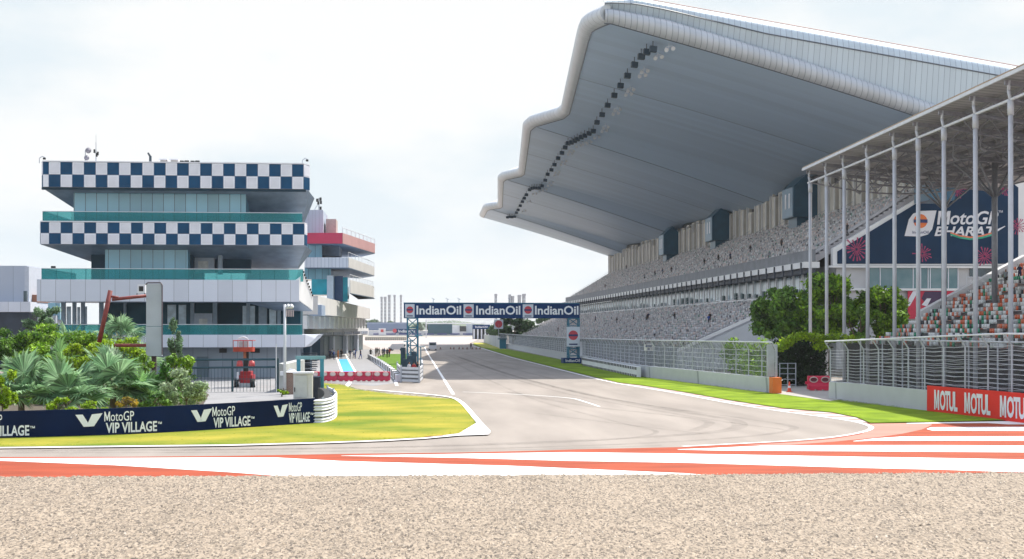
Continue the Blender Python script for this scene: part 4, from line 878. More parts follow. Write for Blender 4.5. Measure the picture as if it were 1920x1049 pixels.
# ================================================================ TREES AND BUSHES
def leaf_mat(name, c1, c2, tr=.3):
    return mat(name, c1, .55, 0, .8, col2=c2, detail=3, trans=tr, island=.6, spec=.35)
LEAF_A = leaf_mat('leaf_green', (.035, .11, .015), (.17, .32, .03), .22); LEAF_B = leaf_mat('leaf_lime', (.19, .33, .012), (.36, .50, .02), .4); LEAF_G = leaf_mat('leaf_greygreen', (.10, .19, .10), (.22, .34, .18), .4)
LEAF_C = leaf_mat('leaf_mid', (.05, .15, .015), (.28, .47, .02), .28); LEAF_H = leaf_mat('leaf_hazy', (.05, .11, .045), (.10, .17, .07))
BARK = mat('bark', (.12, .09, .06), .9, .3, 3, bump=.6, bscale=12)
def crown_arrays(clumps, n, size, r=None, droop=0.0, aspect=.5):
    """many small leaf faces through the volume of a set of ellipsoid clumps, denser towards each clump's shell"""
    r = r or rng; cl = np.array(clumps, float); vol = cl[:, 3] * cl[:, 4] * cl[:, 5]; w = vol ** .8; w /= w.sum(); idx = r.choice(len(cl), n, p=w)
    d = r.normal(0, 1, (n, 3)); d /= np.linalg.norm(d, axis=1)[:, None]; rad = r.uniform(.25, 1, n) ** .45 * (1 + .20 * r.normal(0, 1, n))
    c = cl[idx, :3] + d * cl[idx, 3:6] * rad[:, None]
    t = r.normal(0, 1, (n, 3)); t[:, 2] -= droop; t /= np.linalg.norm(t, axis=1)[:, None]; u = np.cross(t, d + .4 * r.normal(0, 1, (n, 3))); u /= (np.linalg.norm(u, axis=1)[:, None] + 1e-9)
    s = size * r.uniform(.6, 1.35, n)[:, None]; a = t * s; b = u * s * aspect
    v = np.stack([c - a, c + b, c + a, c - b], 1).reshape(-1, 3); f = np.arange(n * 4).reshape(n, 4); return v, f
def clumps_in(cx, cy, cz, rx, ry, rz_, n, r, frac=.27):
    out_ = []
    for k in range(n):
        d = r.normal(0, 1, 3); d /= np.linalg.norm(d); q = r.uniform(.2, 1) ** .5 * .86
        s = r.uniform(.6, 1.15) * frac; out_.append((cx + d[0] * rx * q, cy + d[1] * ry * q, cz + d[2] * rz_ * q, rx * s, ry * s, rz_ * s * .85))
    return out_
def limbs(mb, base, clumps, tr, r, n=7):
    base = Vector(base); cl = sorted(clumps, key=lambda c: -c[2])[:n]; mid = Vector((sum(c[0] for c in clumps) / len(clumps), sum(c[1] for c in clumps) / len(clumps), base.z + (min(c[2] for c in clumps) - base.z) * .75 + .3))
    mb.sm = True; mb.tube(base, mid, tr, 8, tr * .7)
    for c in cl:
        e = Vector(c[:3]); m_ = mid.lerp(e, .5) + Vector((r.uniform(-.3, .3), r.uniform(-.3, .3), .2)); mb.tube(mid, m_, tr * .5, 6, tr * .3); mb.tube(m_, e, tr * .3, 5, tr * .1)
def tree(name, base, cz, rx, ry, rz_, n, size, m, label, cat='tree', group=None, seed=1, tr=.25, nc=16, shrub=False):
    r = np.random.default_rng(seed); base = Vector(base); cl = clumps_in(base.x, base.y, cz, rx, ry, rz_, nc, r)
    root = empty(name, base, label, cat, group); v, f = crown_arrays(cl, n, size, r); v = v[:]; v[:, 2] = np.maximum(v[:, 2], base.z + .02)
    raw_mesh('crown' if not shrub else 'foliage', v, f, m, root); mb = MB(); limbs(mb, base, cl, tr, r); mb.build('trunk' if not shrub else 'stem', BARK, root); return root
def tree_px(name, x, ytop, ybot, wpx, D, n, size, m, label, seed, **kw):
    """tree whose crown spans the given photo height and width at distance D, standing on the ground below it"""
    s = D / F; c = WD(x, (ytop + ybot) / 2, D); return tree(name, (c.x, c.y, 0), c.z, wpx / 2 * s, wpx / 2 * s * .9, (ybot - ytop) / 2 * s, n, size, m, label, seed=seed, **kw)
tree_px('tree', 1465, 532, 648, 118, 152, 13000, .27, LEAF_A, 'leftmost dark green tree of the clump between fence and grandstand', 11, nc=42)
tree_px('tree', 1552, 512, 640, 128, 150, 16000, .27, LEAF_C, 'tallest green tree in the middle of the clump below the banner wall', 12, nc=48)
tree_px('tree', 1655, 528, 640, 106, 149, 12000, .27, LEAF_C, 'lighter green tree at the right of the clump beside the red banner', 13, nc=40)
tree_px('tree', 1600, 560, 650, 70, 147, 4000, .24, LEAF_A, 'low dark tree filling the gap between the two taller trees', 14, nc=12)
r_ = np.random.default_rng(5)
c = WD(1502, 672, 119); root = empty('hedge', (c.x, c.y, 0), 'dark hedge draped with lime green creeper behind the gap in the walls', 'hedge')
cl = [(WD(x, y, 120).x, WD(x, y, 120).y + r_.uniform(0, 1.5), WD(x, y, 120).z, 1.1, 1.0, 1.0) for x in range(1472, 1548, 11) for y in (650, 668, 690, 708)]
v, f = crown_arrays(cl, 9000, .15, r_); v[:, 2] = np.maximum(v[:, 2], .05); raw_mesh('foliage', v, f, leaf_mat('leaf_dark', (.012, .03, .014), (.03, .07, .02)), root)
cl = [(WD(x, y, 118).x, WD(x, y, 118).y, WD(x, y, 118).z, .75, .7, .4) for x, y in ((1462, 652), (1474, 642), (1488, 634), (1502, 630), (1516, 631), (1530, 634), (1545, 636), (1568, 633), (1590, 636), (1538, 650))]
v, f = crown_arrays(cl, 2600, .15, r_); raw_mesh('creeper', v, f, LEAF_B, root)
root = empty('vine', G(1445, 735) + Vector((1.2, 2.5, 0)), 'leafy vine climbing the mesh fence behind the long wall', 'climbing plant')
cl = [(WD(x, y, D).x, WD(x, y, D).y + 1.2, WD(x, y, D).z, .8, .5, .9) for x, y, D in ((1372, 668, 124), (1385, 690, 123), (1398, 660, 121), (1405, 692, 120), (1420, 664, 117), (1426, 690, 116), (1438, 655, 113), (1440, 680, 113), (1432, 700, 113), (1378, 650, 124), (1412, 676, 118))]
v, f = crown_arrays(cl, 2600, .16, r_); raw_mesh('foliage', v, f, LEAF_C, root); mb = MB(); mb.tube(G(1440, 735) + Vector((1.2, 2.5, 0)), cl[6][:3], .05, 5); mb.build('stem', BARK, root)
t = empty('fence_sign', WD(1216, 615, 142) - UP * CAMH, 'small white sign board hung on the long mesh fence right of the gantry', 'sign')
a = WD(1207.5, 646, 142); b = WD(1224.5, 658, 142); mb = MB(); mb.box(a.x, b.x, a.y - .12, a.y, b.z, a.z); o = mb.build('sign_board', mat('sign_white', (.7, .7, .7), .5, .03), t)
mb = MB(); mb.box(a.x + .15, b.x - .15, a.y - .15, a.y - .12, a.z - .32, a.z - .12); mb.build('dark_bar', NAVYL, o); mb = MB(); mb.box(a.x + .38, b.x - .38, a.y - .15, a.y - .12, b.z + .1, b.z + .26); mb.build('dark_bar', NAVYL, o)
# ================================================================ RACE CONTROL BUILDING (left, chequered)
YB = 140.0
rc = empty('control_building', (-27, YB, 0), 'four-storey control building with two overhanging blue and white chequered bands', 'building')
def B(x, y, Y=YB): p = WY(x, y, Y); return (p.x, p.z)
def frustum(mb, top, bot):
    """top/bot: (x0,x1,y0,y1,z)"""
    a = [(top[0], top[2], top[4]), (top[1], top[2], top[4]), (top[1], top[3], top[4]), (top[0], top[3], top[4])]; b = [(bot[0], bot[2], bot[4]), (bot[1], bot[2], bot[4]), (bot[1], bot[3], bot[4]), (bot[0], bot[3], bot[4])]
    mb.loft([b, a])
def check_band(xl0, xl1, xr0, xr1, yt, ym, yb_, part, x0, x1, extra):
    """chequered cladding: narrow chamfer columns at both corners, 22 full ones between"""
    (X0, Zt), (X1, Zb) = B(x0, yt), B(x1, yb_); Zm = (Zt + Zb) / 2; n = 22; w = (X1 - X0) / n; XL = B(xl0, yt)[0]; XR = B(xr1, yt)[0]
    mb = MB(); mb.prism([(XL, YB + 1.6, Zb), (X0 - extra, YB + .12, Zb), (X1, YB + .12, Zb), (XR, YB + 1.4, Zb), (XR - 4.2, YB + 24, Zb), (XL + 1.2, YB + 24, Zb)], (0, 0, Zt - Zb)); core = mb.build(part, mat('joint_blue_grey', (.25, .30, .40), .5, .1), rc)
    def tile(P, Q, z0, z1, white, nb=[0]):
        mb = MB(); P = Vector(P); Q = Vector(Q); d = (Q - P); L_ = d.length; d.normalize(); nn = Vector((d.y, -d.x, 0)); g = .03
        a, b = P + d * g, Q - d * g; mb.prism([a + UP * (z0 + g), b + UP * (z0 + g), b + UP * (z1 - g), a + UP * (z1 - g)], nn * .05)
        if white and L_ > .8:
            i = .14; mb.cur = 1; a, b = P + d * i, Q - d * i; mb.prism([a + nn * .05 + UP * (z0 + i), b + nn * .05 + UP * (z0 + i), b + nn * .05 + UP * (z1 - i), a + nn * .05 + UP * (z1 - i)], nn * .02)
        return mb
    cols = [((XL, YB + 1.6, 0), (X0 - extra, YB + .12, 0), 0)] + ([((X0 - extra, YB + .12, 0), (X0, YB + .12, 0), 1)] if extra else [])
    cols += [((X0 + w * k, YB + .12, 0), (X0 + w * (k + 1), YB + .12, 0), k) for k in range(n)] + [((X1, YB + .12, 0), (XR, YB + 1.4, 0), n)]
    for P, Q, k in cols:
        for row, (z0, z1) in enumerate(((Zm, Zt), (Zb, Zm))):
            white = (k + row) % 2 == 0; m_ = [mat('tile_frame_white', (.84, .86, .93), .45, .03), mat('tile_face_white', (.72, .73, .80), .5, .07, .8)] if white else [NAVY, NAVY]
            tile(P, Q, z0, z1, white).build('white_tile' if white else 'blue_tile', m_, core)
    mb = MB(); mb.prism([(XL - .05, YB + 1.5, Zt), (X0 - extra, YB, Zt), (X1, YB, Zt), (XR + .05, YB + 1.3, Zt), (XR - 4.2, YB + 24, Zt), (XL + 1.2, YB + 24, Zt)], (0, 0, .12)); mb.build('coping', WHITE, core)
    return XL, XR, Zb, Zt
# upper band
XL, XR, Zb2, Zt2 = check_band(71, 80, 569, 578.3, 303.5, 0, 355, 'upper_band', 91, 569, .62)
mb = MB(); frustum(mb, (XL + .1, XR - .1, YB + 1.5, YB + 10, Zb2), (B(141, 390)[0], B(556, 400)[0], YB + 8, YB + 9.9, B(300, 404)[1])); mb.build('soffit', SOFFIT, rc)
mb = MB(); (xa, za), (xb, zb_) = B(138, 401, YB + 2.3), B(461, 357, YB + 2.3); mb.box(xa, xb, YB + 2.3, YB + 12, za - 1, zb_ + .3); mb.build('window', GLASS_BLUE, rc)
mb = MB(); mb.box(XL + .3, XR - .3, YB + .3, YB + .6, Zb2 - .25, Zb2); mb.build('drip_edge', DARKWALL, rc)
# lower band
XL1, XR1, Zb1, Zt1 = check_band(70, 76, 570.5, 573.5, 416.5, 0, 460.5, 'lower_band', 91.5, 570.5, .9)
mb = MB(); mb.prism([(XL1, YB + 1.6, Zt1), (XR1 - .3, YB + 1.4, Zt1), (XR1 - 4.2, YB + 24, Zt1), (XL1 + 1.2, YB + 24, Zt1)], (0, 0, .06)); 
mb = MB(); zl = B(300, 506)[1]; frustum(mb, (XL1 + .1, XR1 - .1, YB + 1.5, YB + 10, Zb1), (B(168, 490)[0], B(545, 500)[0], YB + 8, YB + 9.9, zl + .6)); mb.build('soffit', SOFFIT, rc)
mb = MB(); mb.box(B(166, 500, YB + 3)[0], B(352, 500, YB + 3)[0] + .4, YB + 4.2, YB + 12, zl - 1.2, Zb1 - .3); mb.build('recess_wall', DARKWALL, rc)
mb = MB(); (xa, za), (xb, zb_) = B(197, 506, YB + 2.6), B(352, 469, YB + 2.6); mb.box(xa, xb, YB + 2.6, YB + 4.3, za - 1, zb_); mb.build('window', GLASS_BLUE, rc)
def door(px0, px1, y0, y1, Y, win=True):
    (xa, za), (xb, zb_) = B(px0, y1, Y), B(px1, y0, Y); mb = MB(); mb.box(xa, xb, Y, Y + .3, za, zb_); d = mb.build('door', mat('door_grey', (.30, .34, .40), .5, .08), rc)
    if win: w = xb - xa; mb = MB(); mb.box(xa + w * .27, xb - w * .27, Y - .04, Y, za + (zb_ - za) * .2, zb_ - (zb_ - za) * .25); mb.build('pane', mat('door_pane', (.42, .42, .40), .3, .2, 2), d)
door(360, 402, 483, 512, YB + 5)
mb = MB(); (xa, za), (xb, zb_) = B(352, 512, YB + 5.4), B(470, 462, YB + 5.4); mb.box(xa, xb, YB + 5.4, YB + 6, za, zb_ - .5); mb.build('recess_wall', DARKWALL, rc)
mb = MB(); x_, z_ = B(413, 505, YB + 4.5); mb.tube((x_, YB + 4.5, z_ - .6), (x_, YB + 4.5, Zb1 - .6), .28, 10); mb.build('column', mat('column_grey', (.32, .37, .44), .5, .08), rc)
mb = MB(); (xa, za), (xb, zb_) = B(462, 520, YB + 16), B(540, 500, YB + 16); mb.box(xa, xb, YB + 16, YB + 16.5, za - .5, zb_); mb.build('terrace_window', WHITE, rc)
# decks, cladding bands and glass balustrades
def band(y_t, y_b, x_l, x_r, part, depth=9, m=BAND):
    (xa, za), (xb, zb_) = B(x_l, y_b), B(x_r, y_t); mb = MB(); mb.box(xa, xb, YB, YB + depth, za, zb_); return mb.build(part, m, rc), xa, xb, za, zb_
b2, xa2, xb2, za2, zb2 = band(525.5, 565.5, 69, 561, 'balcony_band')
b1, xa1, xb1, za1, zb1 = band(628, 652, 66, 572, 'balcony_band')
# splayed right end of the upper balcony
mb = MB(); e = [Vector(WY(x, y, Y)) for x, y, Y in ((561, 525.5, YB), (568, 508, YB + 1.5), (587, 557, YB + 6), (587, 584, YB + 6), (561, 565.5, YB))]
mb.prism([tuple(v) for v in e], (-.5, .6, 0)); mb.build('splayed_end', WHITE_WALL, rc)
mb = MB(); mb.loft([[tuple(e[4]), tuple(e[3]), tuple(e[3] + Vector((-4, 0, .02))), (xb2 - 6, YB + .1, za2)], [tuple(e[4] + Vector((0, 0, .1))), tuple(e[3] + Vector((0, 0, .1))), tuple(e[3] + Vector((-4, 0, .1))), (xb2 - 6, YB + .1, za2 + .1)]]); mb.build('end_soffit', SOFFIT, rc)
mb = MB(); 
for k in range(9):
    p = e[1].lerp(e[2], (k + .5) / 9); mb.box(p.x - .1, p.x + .1, p.y - .35, p.y - .05, p.z - .1, p.z + .12)
mb.build('end_stud', BLACK, rc)
mb = MB(); mb.prism([(xb1, YB + .05, za1), (xb1 + .9, YB + 2, za1 + .9), (xb1 + 1.2, YB + 3, zb1), (xb1, YB + .05, zb1)], (0, 8, 0)); mb.build('splayed_end', BAND, rc)
def rail(y_t, y_b, x_l, x_r, Yr, part='balustrade', side=True, posts=8):
    (xa, za), (xb, zb_) = B(x_l, y_b, Yr), B(x_r, y_t, Yr); mb = MB(); mb.box(xa, xb, Yr, Yr + .04, za - .1, zb_); 
    if side: mb.box(xa, xa + .04, Yr + .05, Yr + 14, za - .1, zb_)
    o = mb.build(part, GLASS_TEAL, rc); mb = MB(); mb.box(xa - .02, xb + .02, Yr - .03, Yr + .07, zb_, zb_ + .07)
    if side: mb.box(xa - .02, xa + .06, Yr + .07, Yr + 14, zb_, zb_ + .07)
    mb.build('handrail', STEEL_L, o); mb = MB(); n = int((xb - xa) / 1.5)
    for k in range(n + 1): x = xa + (xb - xa) * k / n; mb.box(x - .03, x + .03, Yr + .05, Yr + .1, za - .1, zb_)
    mb.build('rail_posts', mat('rail_post_teal', (.03, .2, .22), .4), o, kind='stuff'); return o
rail(400.5, 415.5, 80, 566, YB + 1.7); rail(506, 525.5, 78, 568, YB + .6); rail(609.5, 628, 73, 566, YB + .4)
# floors behind
mb = MB(); zc0, zc1 = B(300, 627, YB + 5)[1], za2; mb.mat(0); mb.box(xa1 + 5.9, xb1 - 1, YB + 6, YB + 9, zc0 - .6, zc1); mb.build('glazed_wall', mat('dark_glazed_wall', (.004, .03, .05), .4, .5, .25, spec=.15, col2=(.02, .09, .13)), rc)
for x0, x1 in ((115, 122), (136, 142), (152, 158), (186, 193), (232, 236), (357, 364), (399, 407), (462, 468), (485, 500), (520, 526)):
    a = B(x0, 620, YB + 5.6)[0]; b = B(x1, 620, YB + 5.6)[0]; mb = MB(); mb.box(a, b, YB + 5.5, YB + 6, zc0 - .6, zc1); mb.build('mullion', mat('mullion_grey', (.22, .28, .34), .5, .1), rc)
for x0, x1, yt_, c in ((125, 133, 575, 0), (145, 150, 576, 0), (158, 163, 575, 0), (314, 330, 572, 1), (335, 349, 572, 1), (455, 478, 574, 1), (505, 518, 574, 1)):
    (a, za_), (b, zb__) = B(x0, 612, YB + 5.9), B(x1, yt_, YB + 5.9); mb = MB(); mb.box(a, b, YB + 5.85, YB + 6, za_, zb__); mb.build('window', mat('bright_window', (.45, .55, .62), .15, .25, 1.2), rc)
door(364, 398, 588, 628, YB + 5.3)
mb = MB(); (a, _), (b, _) = B(100, 600), B(560, 600); mb.box(a + 1, b, YB + 2.2, YB + 9, 0, za1); mb.build('ground_wall', stripes('ground_panels', (.27, .33, .40), (.12, .15, .19), 1.6, .05, 0, .5, 0), rc)
(a, za_), (b, zb__) = B(369, 705, YB + 2.1), B(391, 669, YB + 2.1); mb = MB(); mb.box(a, b, YB + 2.05, YB + 2.2, 0, zb__); mb.build('door', mat('door_dark', (.10, .15, .19), .5, .1), rc)
for x0, x1 in ((411, 425), (470, 487)): (a, za_), (b, zb__) = B(x0, 662, YB + 2.1), B(x1, 654, YB + 2.1); mb = MB(); mb.box(a, b, YB + 2.1, YB + 2.2, za_, zb__); mb.build('vent', BLACK, rc)
mb = MB(); mb.box(B(500, 600)[0], B(573, 600)[0], YB + 6, YB + 9, 0, za1 - .1); mb.build('ground_recess', DARKWALL, rc)
# things on its roof
def roof_thing(name, x, ybase, label, cat, Y=YB + 1.2): p = WY(x, ybase, Y); return empty(name, (p.x, p.y, Zt2 + .12), label, cat), p
t, p = roof_thing('dish_mast', 160, 300, 'short pole with two grey dish aerials on the chequered roof', 'aerial'); X, Y, Z = p.x, p.y, Zt2 + .12
mb = MB(); mb.tube((X, Y, Z), (X, Y, Z + 1.35), .05, 6); mb.build('pole', STEEL, t)
for dx, dz, r in ((.38, 1.25, .32), (.2, .45, .28)): mb = MB(); mb.sm = True; mb.tube((X + dx, Y - .25, Z + dz), (X + dx, Y - .02, Z + dz), r, 14, r * .35); mb.build('dish', mat('dish_grey', (.28, .27, .32), .5), t)
t, p = roof_thing('antenna_mast', 180, 300, 'tall thin antenna mast on the chequered roof, right of the dishes', 'aerial'); X = p.x
mb = MB(); mb.tube((X, Y, Z), (X, Y, Z + 2.2), .07, 6, .04); mb.tube((X, Y, Z + 2.2), (X, Y, Z + 3.0), .02, 4); mb.build('mast', STEEL, t)
for dz, dx in ((.95, .22), (1.2, -.15), (.8, .1)): mb = MB(); mb.box(X + dx - .08, X + dx + .08, Y - .15, Y - .02, Z + dz - .2, Z + dz + .2); mb.build('panel_antenna', BLACK, t)
t, p = roof_thing('chimney_pipe', 281, 300, 'dark bent pipe standing alone on the chequered roof edge', 'pipe'); X = p.x
mb = MB(); mb.tube((X + .05, Y, Z), (X + .05, Y, Z + .75), .14, 8); mb.tube((X + .05, Y, Z + .7), (X - .2, Y, Z + 1.1), .13, 8, .1); mb.build('pipe', mat('pipe_blue_black', (.03, .05, .07), .5), t)
for x, w, lab in ((306, 15, 'left of the two pale square vents on the chequered roof'), (326, 16, 'right of the two pale square vents on the chequered roof')):
    t, p = roof_thing('roof_vent', x, 300, lab, 'vent'); X = p.x; s = w * YB / F / 2; mb = MB(); mb.box(X - s * .7, X + s * .7, Y, Y + .9, Z, Z + .36); mb.build('housing', mat('vent_grey', (.4, .38, .36), .6), t); mb = MB(); mb.box(X - s, X + s, Y - .1, Y + 1, Z + .36, Z + .46); mb.build('cap', WHITE, t)
for x, lab in ((345, 'black low floodlight pair beside the vents on the chequered roof'), (365, 'black low floodlight pair farther right on the chequered roof')):
    t, p = roof_thing('roof_floodlight', x, 300, lab, 'floodlight'); X = p.x; mb = MB(); mb.box(X - .45, X - .05, Y, Y + .3, Z + .05, Z + .3); mb.box(X + .05, X + .5, Y, Y + .3, Z + .05, Z + .32); mb.build('lamp', BLACK, t); mb = MB(); mb.tube((X, Y + .1, Z), (X, Y + .1, Z + .25), .04, 5); mb.build('stand', STEEL, t)
def hook_lamp(x, Zr, Yr, label, s=1):
    p = WY(x, 300, Yr); t = empty('corner_light', (p.x, Yr, Zr), label, 'light'); mb = MB(); pts = [(p.x, Yr, Zr), (p.x, Yr, Zr + .55), (p.x + .3 * s, Yr, Zr + .75), (p.x + .6 * s, Yr, Zr + .6)]; mb.path(pts, .045, 5); mb.build('arm', STEEL, t); mb = MB(); mb.box(p.x + .5 * s - .12, p.x + .5 * s + .15, Yr - .1, Yr + .1, Zr + .4, Zr + .6); mb.build('lamp', BLACK, t)
hook_lamp(74, Zt2 + .1, YB + 2.2, 'hooked light at the left corner of the chequered roof'); hook_lamp(567, Zt2 + .1, YB + 1.6, 'hooked light at the right corner of the chequered roof')
p = WY(100, 500, YB + .6); t = empty('railing_light', (p.x, p.y, B(100, 506, YB + .6)[1]), 'small black floodlight on the glass rail at the building’s left', 'floodlight'); mb = MB(); mb.box(p.x - .25, p.x + .2, p.y, p.y + .2, p.z - .35 + .1, p.z + .05); mb.build('lamp', BLACK, t)

# ================================================================ PIT BUILDING beyond, with fanned balconies
pb = empty('pit_building', WD(600, 615, 235) - UP * CAMH, 'pit building behind with stacked white balconies and one red balcony', 'building')
DN = 220.0
def fan(yt1, yb1, yt2, yb2, xl, x1, x2, part, m, ms, dn=DN):
    z_t = CAMH + (HY - yt1) / F * dn; z_b = CAMH + (HY - yb1) / F * dn; D2 = dn * ((HY - yt1) / (HY - yt2) + (HY - yb1) / (HY - yb2)) / 2
    a = WD(xl, 615, dn); b = WD(x1, 615, dn); c = WD(x2, 615, D2); d = WD(x2 - 28, 615, D2 + 12); mb = MB(); P = [a, b, c, d, a + FW * 40]
    mb.prism([(q.x, q.y, z_b) for q in P], (0, 0, z_t - z_b)); mb.mat(1); mb.prism([(q.x + o.x, q.y + o.y, z_b + .02) for q, o in ((b, Vector((.02, -.03, 0))), (c, Vector((.05, 0, 0))), (c, Vector((.12, 0, 0))), (b, Vector((.09, -.03, 0))))], (0, 0, z_t - z_b - .04))
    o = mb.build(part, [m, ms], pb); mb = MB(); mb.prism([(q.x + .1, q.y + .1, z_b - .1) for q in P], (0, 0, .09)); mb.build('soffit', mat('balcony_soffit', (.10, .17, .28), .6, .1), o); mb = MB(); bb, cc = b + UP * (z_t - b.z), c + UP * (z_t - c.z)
    for k in range(9): q = bb.lerp(cc, k / 8); mb.tube(q, q + UP * .9, .04, 4)
    mb.tube(bb + UP * .9, cc + UP * .9, .05, 4); mb.build('railing', STEEL_L, o); return z_t, z_b
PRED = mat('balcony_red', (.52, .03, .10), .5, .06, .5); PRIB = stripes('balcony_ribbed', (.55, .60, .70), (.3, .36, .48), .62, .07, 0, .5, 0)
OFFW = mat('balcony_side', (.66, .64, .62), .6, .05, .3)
fan(437, 457, 457.5, 475, 574, 642, 702, 'red_balcony', PRED, mat('red_balcony_sunlit_side', (.60, .34, .33), .6, .06, .4))  # side face coloured pale pink to stand for sunlight on the red
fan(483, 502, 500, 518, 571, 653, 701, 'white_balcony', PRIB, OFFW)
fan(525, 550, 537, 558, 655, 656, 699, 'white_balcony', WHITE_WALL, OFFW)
def slab(xl, xr, yt_, yb_, D, part, m, dep=8):
    a = WD(xl, 615, D); b = WD(xr, 615, D); zt_ = CAMH + (HY - yt_) / F * D; zb_ = CAMH + (HY - yb_) / F * D; mb = MB(); mb.prism([(a.x, a.y, zb_), (b.x, b.y, zb_), (b.x, b.y + dep, zb_), (a.x, a.y + dep, zb_)], (0, 0, zt_ - zb_)); return mb.build(part, m, pb)
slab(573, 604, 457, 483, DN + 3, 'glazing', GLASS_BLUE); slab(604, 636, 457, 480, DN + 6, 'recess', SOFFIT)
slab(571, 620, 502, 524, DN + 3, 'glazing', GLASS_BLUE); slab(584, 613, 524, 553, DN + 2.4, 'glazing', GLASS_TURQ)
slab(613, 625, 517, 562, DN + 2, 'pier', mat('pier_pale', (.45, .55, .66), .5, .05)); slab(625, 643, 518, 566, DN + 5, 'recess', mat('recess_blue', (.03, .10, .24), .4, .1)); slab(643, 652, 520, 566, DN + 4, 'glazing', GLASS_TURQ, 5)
slab(568, 605.5, 394, 438, DN + 4, 'plant_room', GREYBLUE, 12); slab(611, 630, 411, 437, DN + 7, 'plant_room', mat('plant_beige', (.45, .42, .38), .7, .08), 5)
# long facade receding along the pit lane
FA, FB = 188.0, 300.0
def facade(xl, xr, yt1, yb1, yt2, yb2, part, m, off=0, DA=FA, DB=FB, dep=3, n=1, gap=0):
    out_ = []
    for k in range(n):
        t0 = k / n; t1 = (k + 1 - gap) / n
        def at(t, y1, y2):
            a = WD(xl, y1, DA); b = WD(xr, y2, DB); q = a.lerp(b, t); return q
        a, b = at(t0, yt1, yt2), at(t1, yt1, yt2); c, d = at(t1, yb1, yb2), at(t0, yb1, yb2); nn = Vector((b.y - a.y, -(b.x - a.x), 0)).normalized(); sh = -nn * off
        P = [v + sh for v in (a, b, c, d)]; mb = MB(); mb.prism([tuple(v) for v in P], -nn * dep); out_.append(mb.build(part, m, pb))
    return out_
facade(596, 694, 555, 590, 579, 598, 'white_parapet', OFFW)
facade(574, 692, 590, 617, 597, 616, 'recessed_glazing', mat('pit_glass', (.02, .10, .13), .15, .4, .2, spec=.8, stretch=(.3, .3, 1)), off=1.6)
facade(578, 690, 592, 617, 598.5, 616, 'column', WHITE_WALL, off=.2, n=15, gap=.62, dep=.6)
facade(570, 691, 617, 632, 616, 628, 'pit_fascia', WHITE_WALL, dep=2, DA=222, DB=322)
facade(600, 690, 624, 630, 621, 626, 'sign', mat('sign_grey', (.20, .23, .30), .6, .5, 1.5), off=-.15, dep=.1, n=5, gap=.12, DA=222, DB=322)
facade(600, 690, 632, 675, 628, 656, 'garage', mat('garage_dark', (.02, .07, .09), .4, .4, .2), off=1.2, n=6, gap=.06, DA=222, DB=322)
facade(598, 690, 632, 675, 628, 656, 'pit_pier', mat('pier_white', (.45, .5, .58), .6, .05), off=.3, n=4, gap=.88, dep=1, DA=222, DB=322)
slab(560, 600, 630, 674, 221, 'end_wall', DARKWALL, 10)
slab(580, 603, 572, 592, FA, 'end_block', mat('end_block_blue', (.30, .38, .50), .5, .06), 8)
t = empty('antenna_cluster', WD(598, 394, DN + 6), 'cluster of dark antennas on the grey plant room beyond the chequered building', 'aerial'); p = Vector(t.location); mb = MB(); mb.tube(p, p + UP * 2.1, .09, 5); mb.tube(p + Vector((-.8, 0, 0)), p + UP * 1.3, .05, 4)
mb.build('pole', STEEL, t)
for dx, dz in ((-.3, 1.7), (.3, 1.9), (-.1, 1.2), (.35, 1.3), (.3, .3)): mb = MB(); mb.box(p.x + dx - .18, p.x + dx + .18, p.y - .2, p.y, p.z + dz - .28, p.z + dz + .28); mb.build('panel_antenna', BLACK, t)
# low building at the left edge
lb = empty('annexe_building', WD(20, 615, 168) - UP * CAMH, 'pale grey metal-clad annexe building cut by the left edge', 'building')
def lbox(x0, x1, yt_, yb_, D, dep, part, m): a = WD(x0, yt_, D); b = WD(x1, yb_, D); mb = MB(); mb.box(a.x, b.x, a.y, a.y + dep, b.z, a.z); return mb.build(part, m, lb)
lbox(-160, 46, 498, 566, 168, 14, 'upper_wall', stripes('annexe_cladding', (.42, .47, .56), (.25, .29, .36), 1.9, .06, 0, .5, 0)); lbox(46.2, 54, 500, 566, 168.6, 10, 'corner_wall', mat('annexe_side', (.5, .54, .62), .5, .06)); lbox(-160, 52, 566, 585, 166, 14, 'lower_band', BAND); lbox(-160, 50, 585, 690, 169, 10, 'ground_wall', mat('annexe_dark', (.03, .05, .09), .5, .3, .5)); lbox(44, 50, 546, 566, 167.5, .4, 'window', GLASS_DARK); lbox(54.5, 70, 553, 567, 170, 6, 'brick_end', mat('brown_brick', (.30, .14, .09), .8, .15))
lbox(90, 112, 568, 600, 172, 3, 'link_glazing', GLASS_BLUE); lbox(70, 104, 592, 700, 171, 3, 'link_wall', mat('link_pale', (.4, .45, .52), .6, .1))

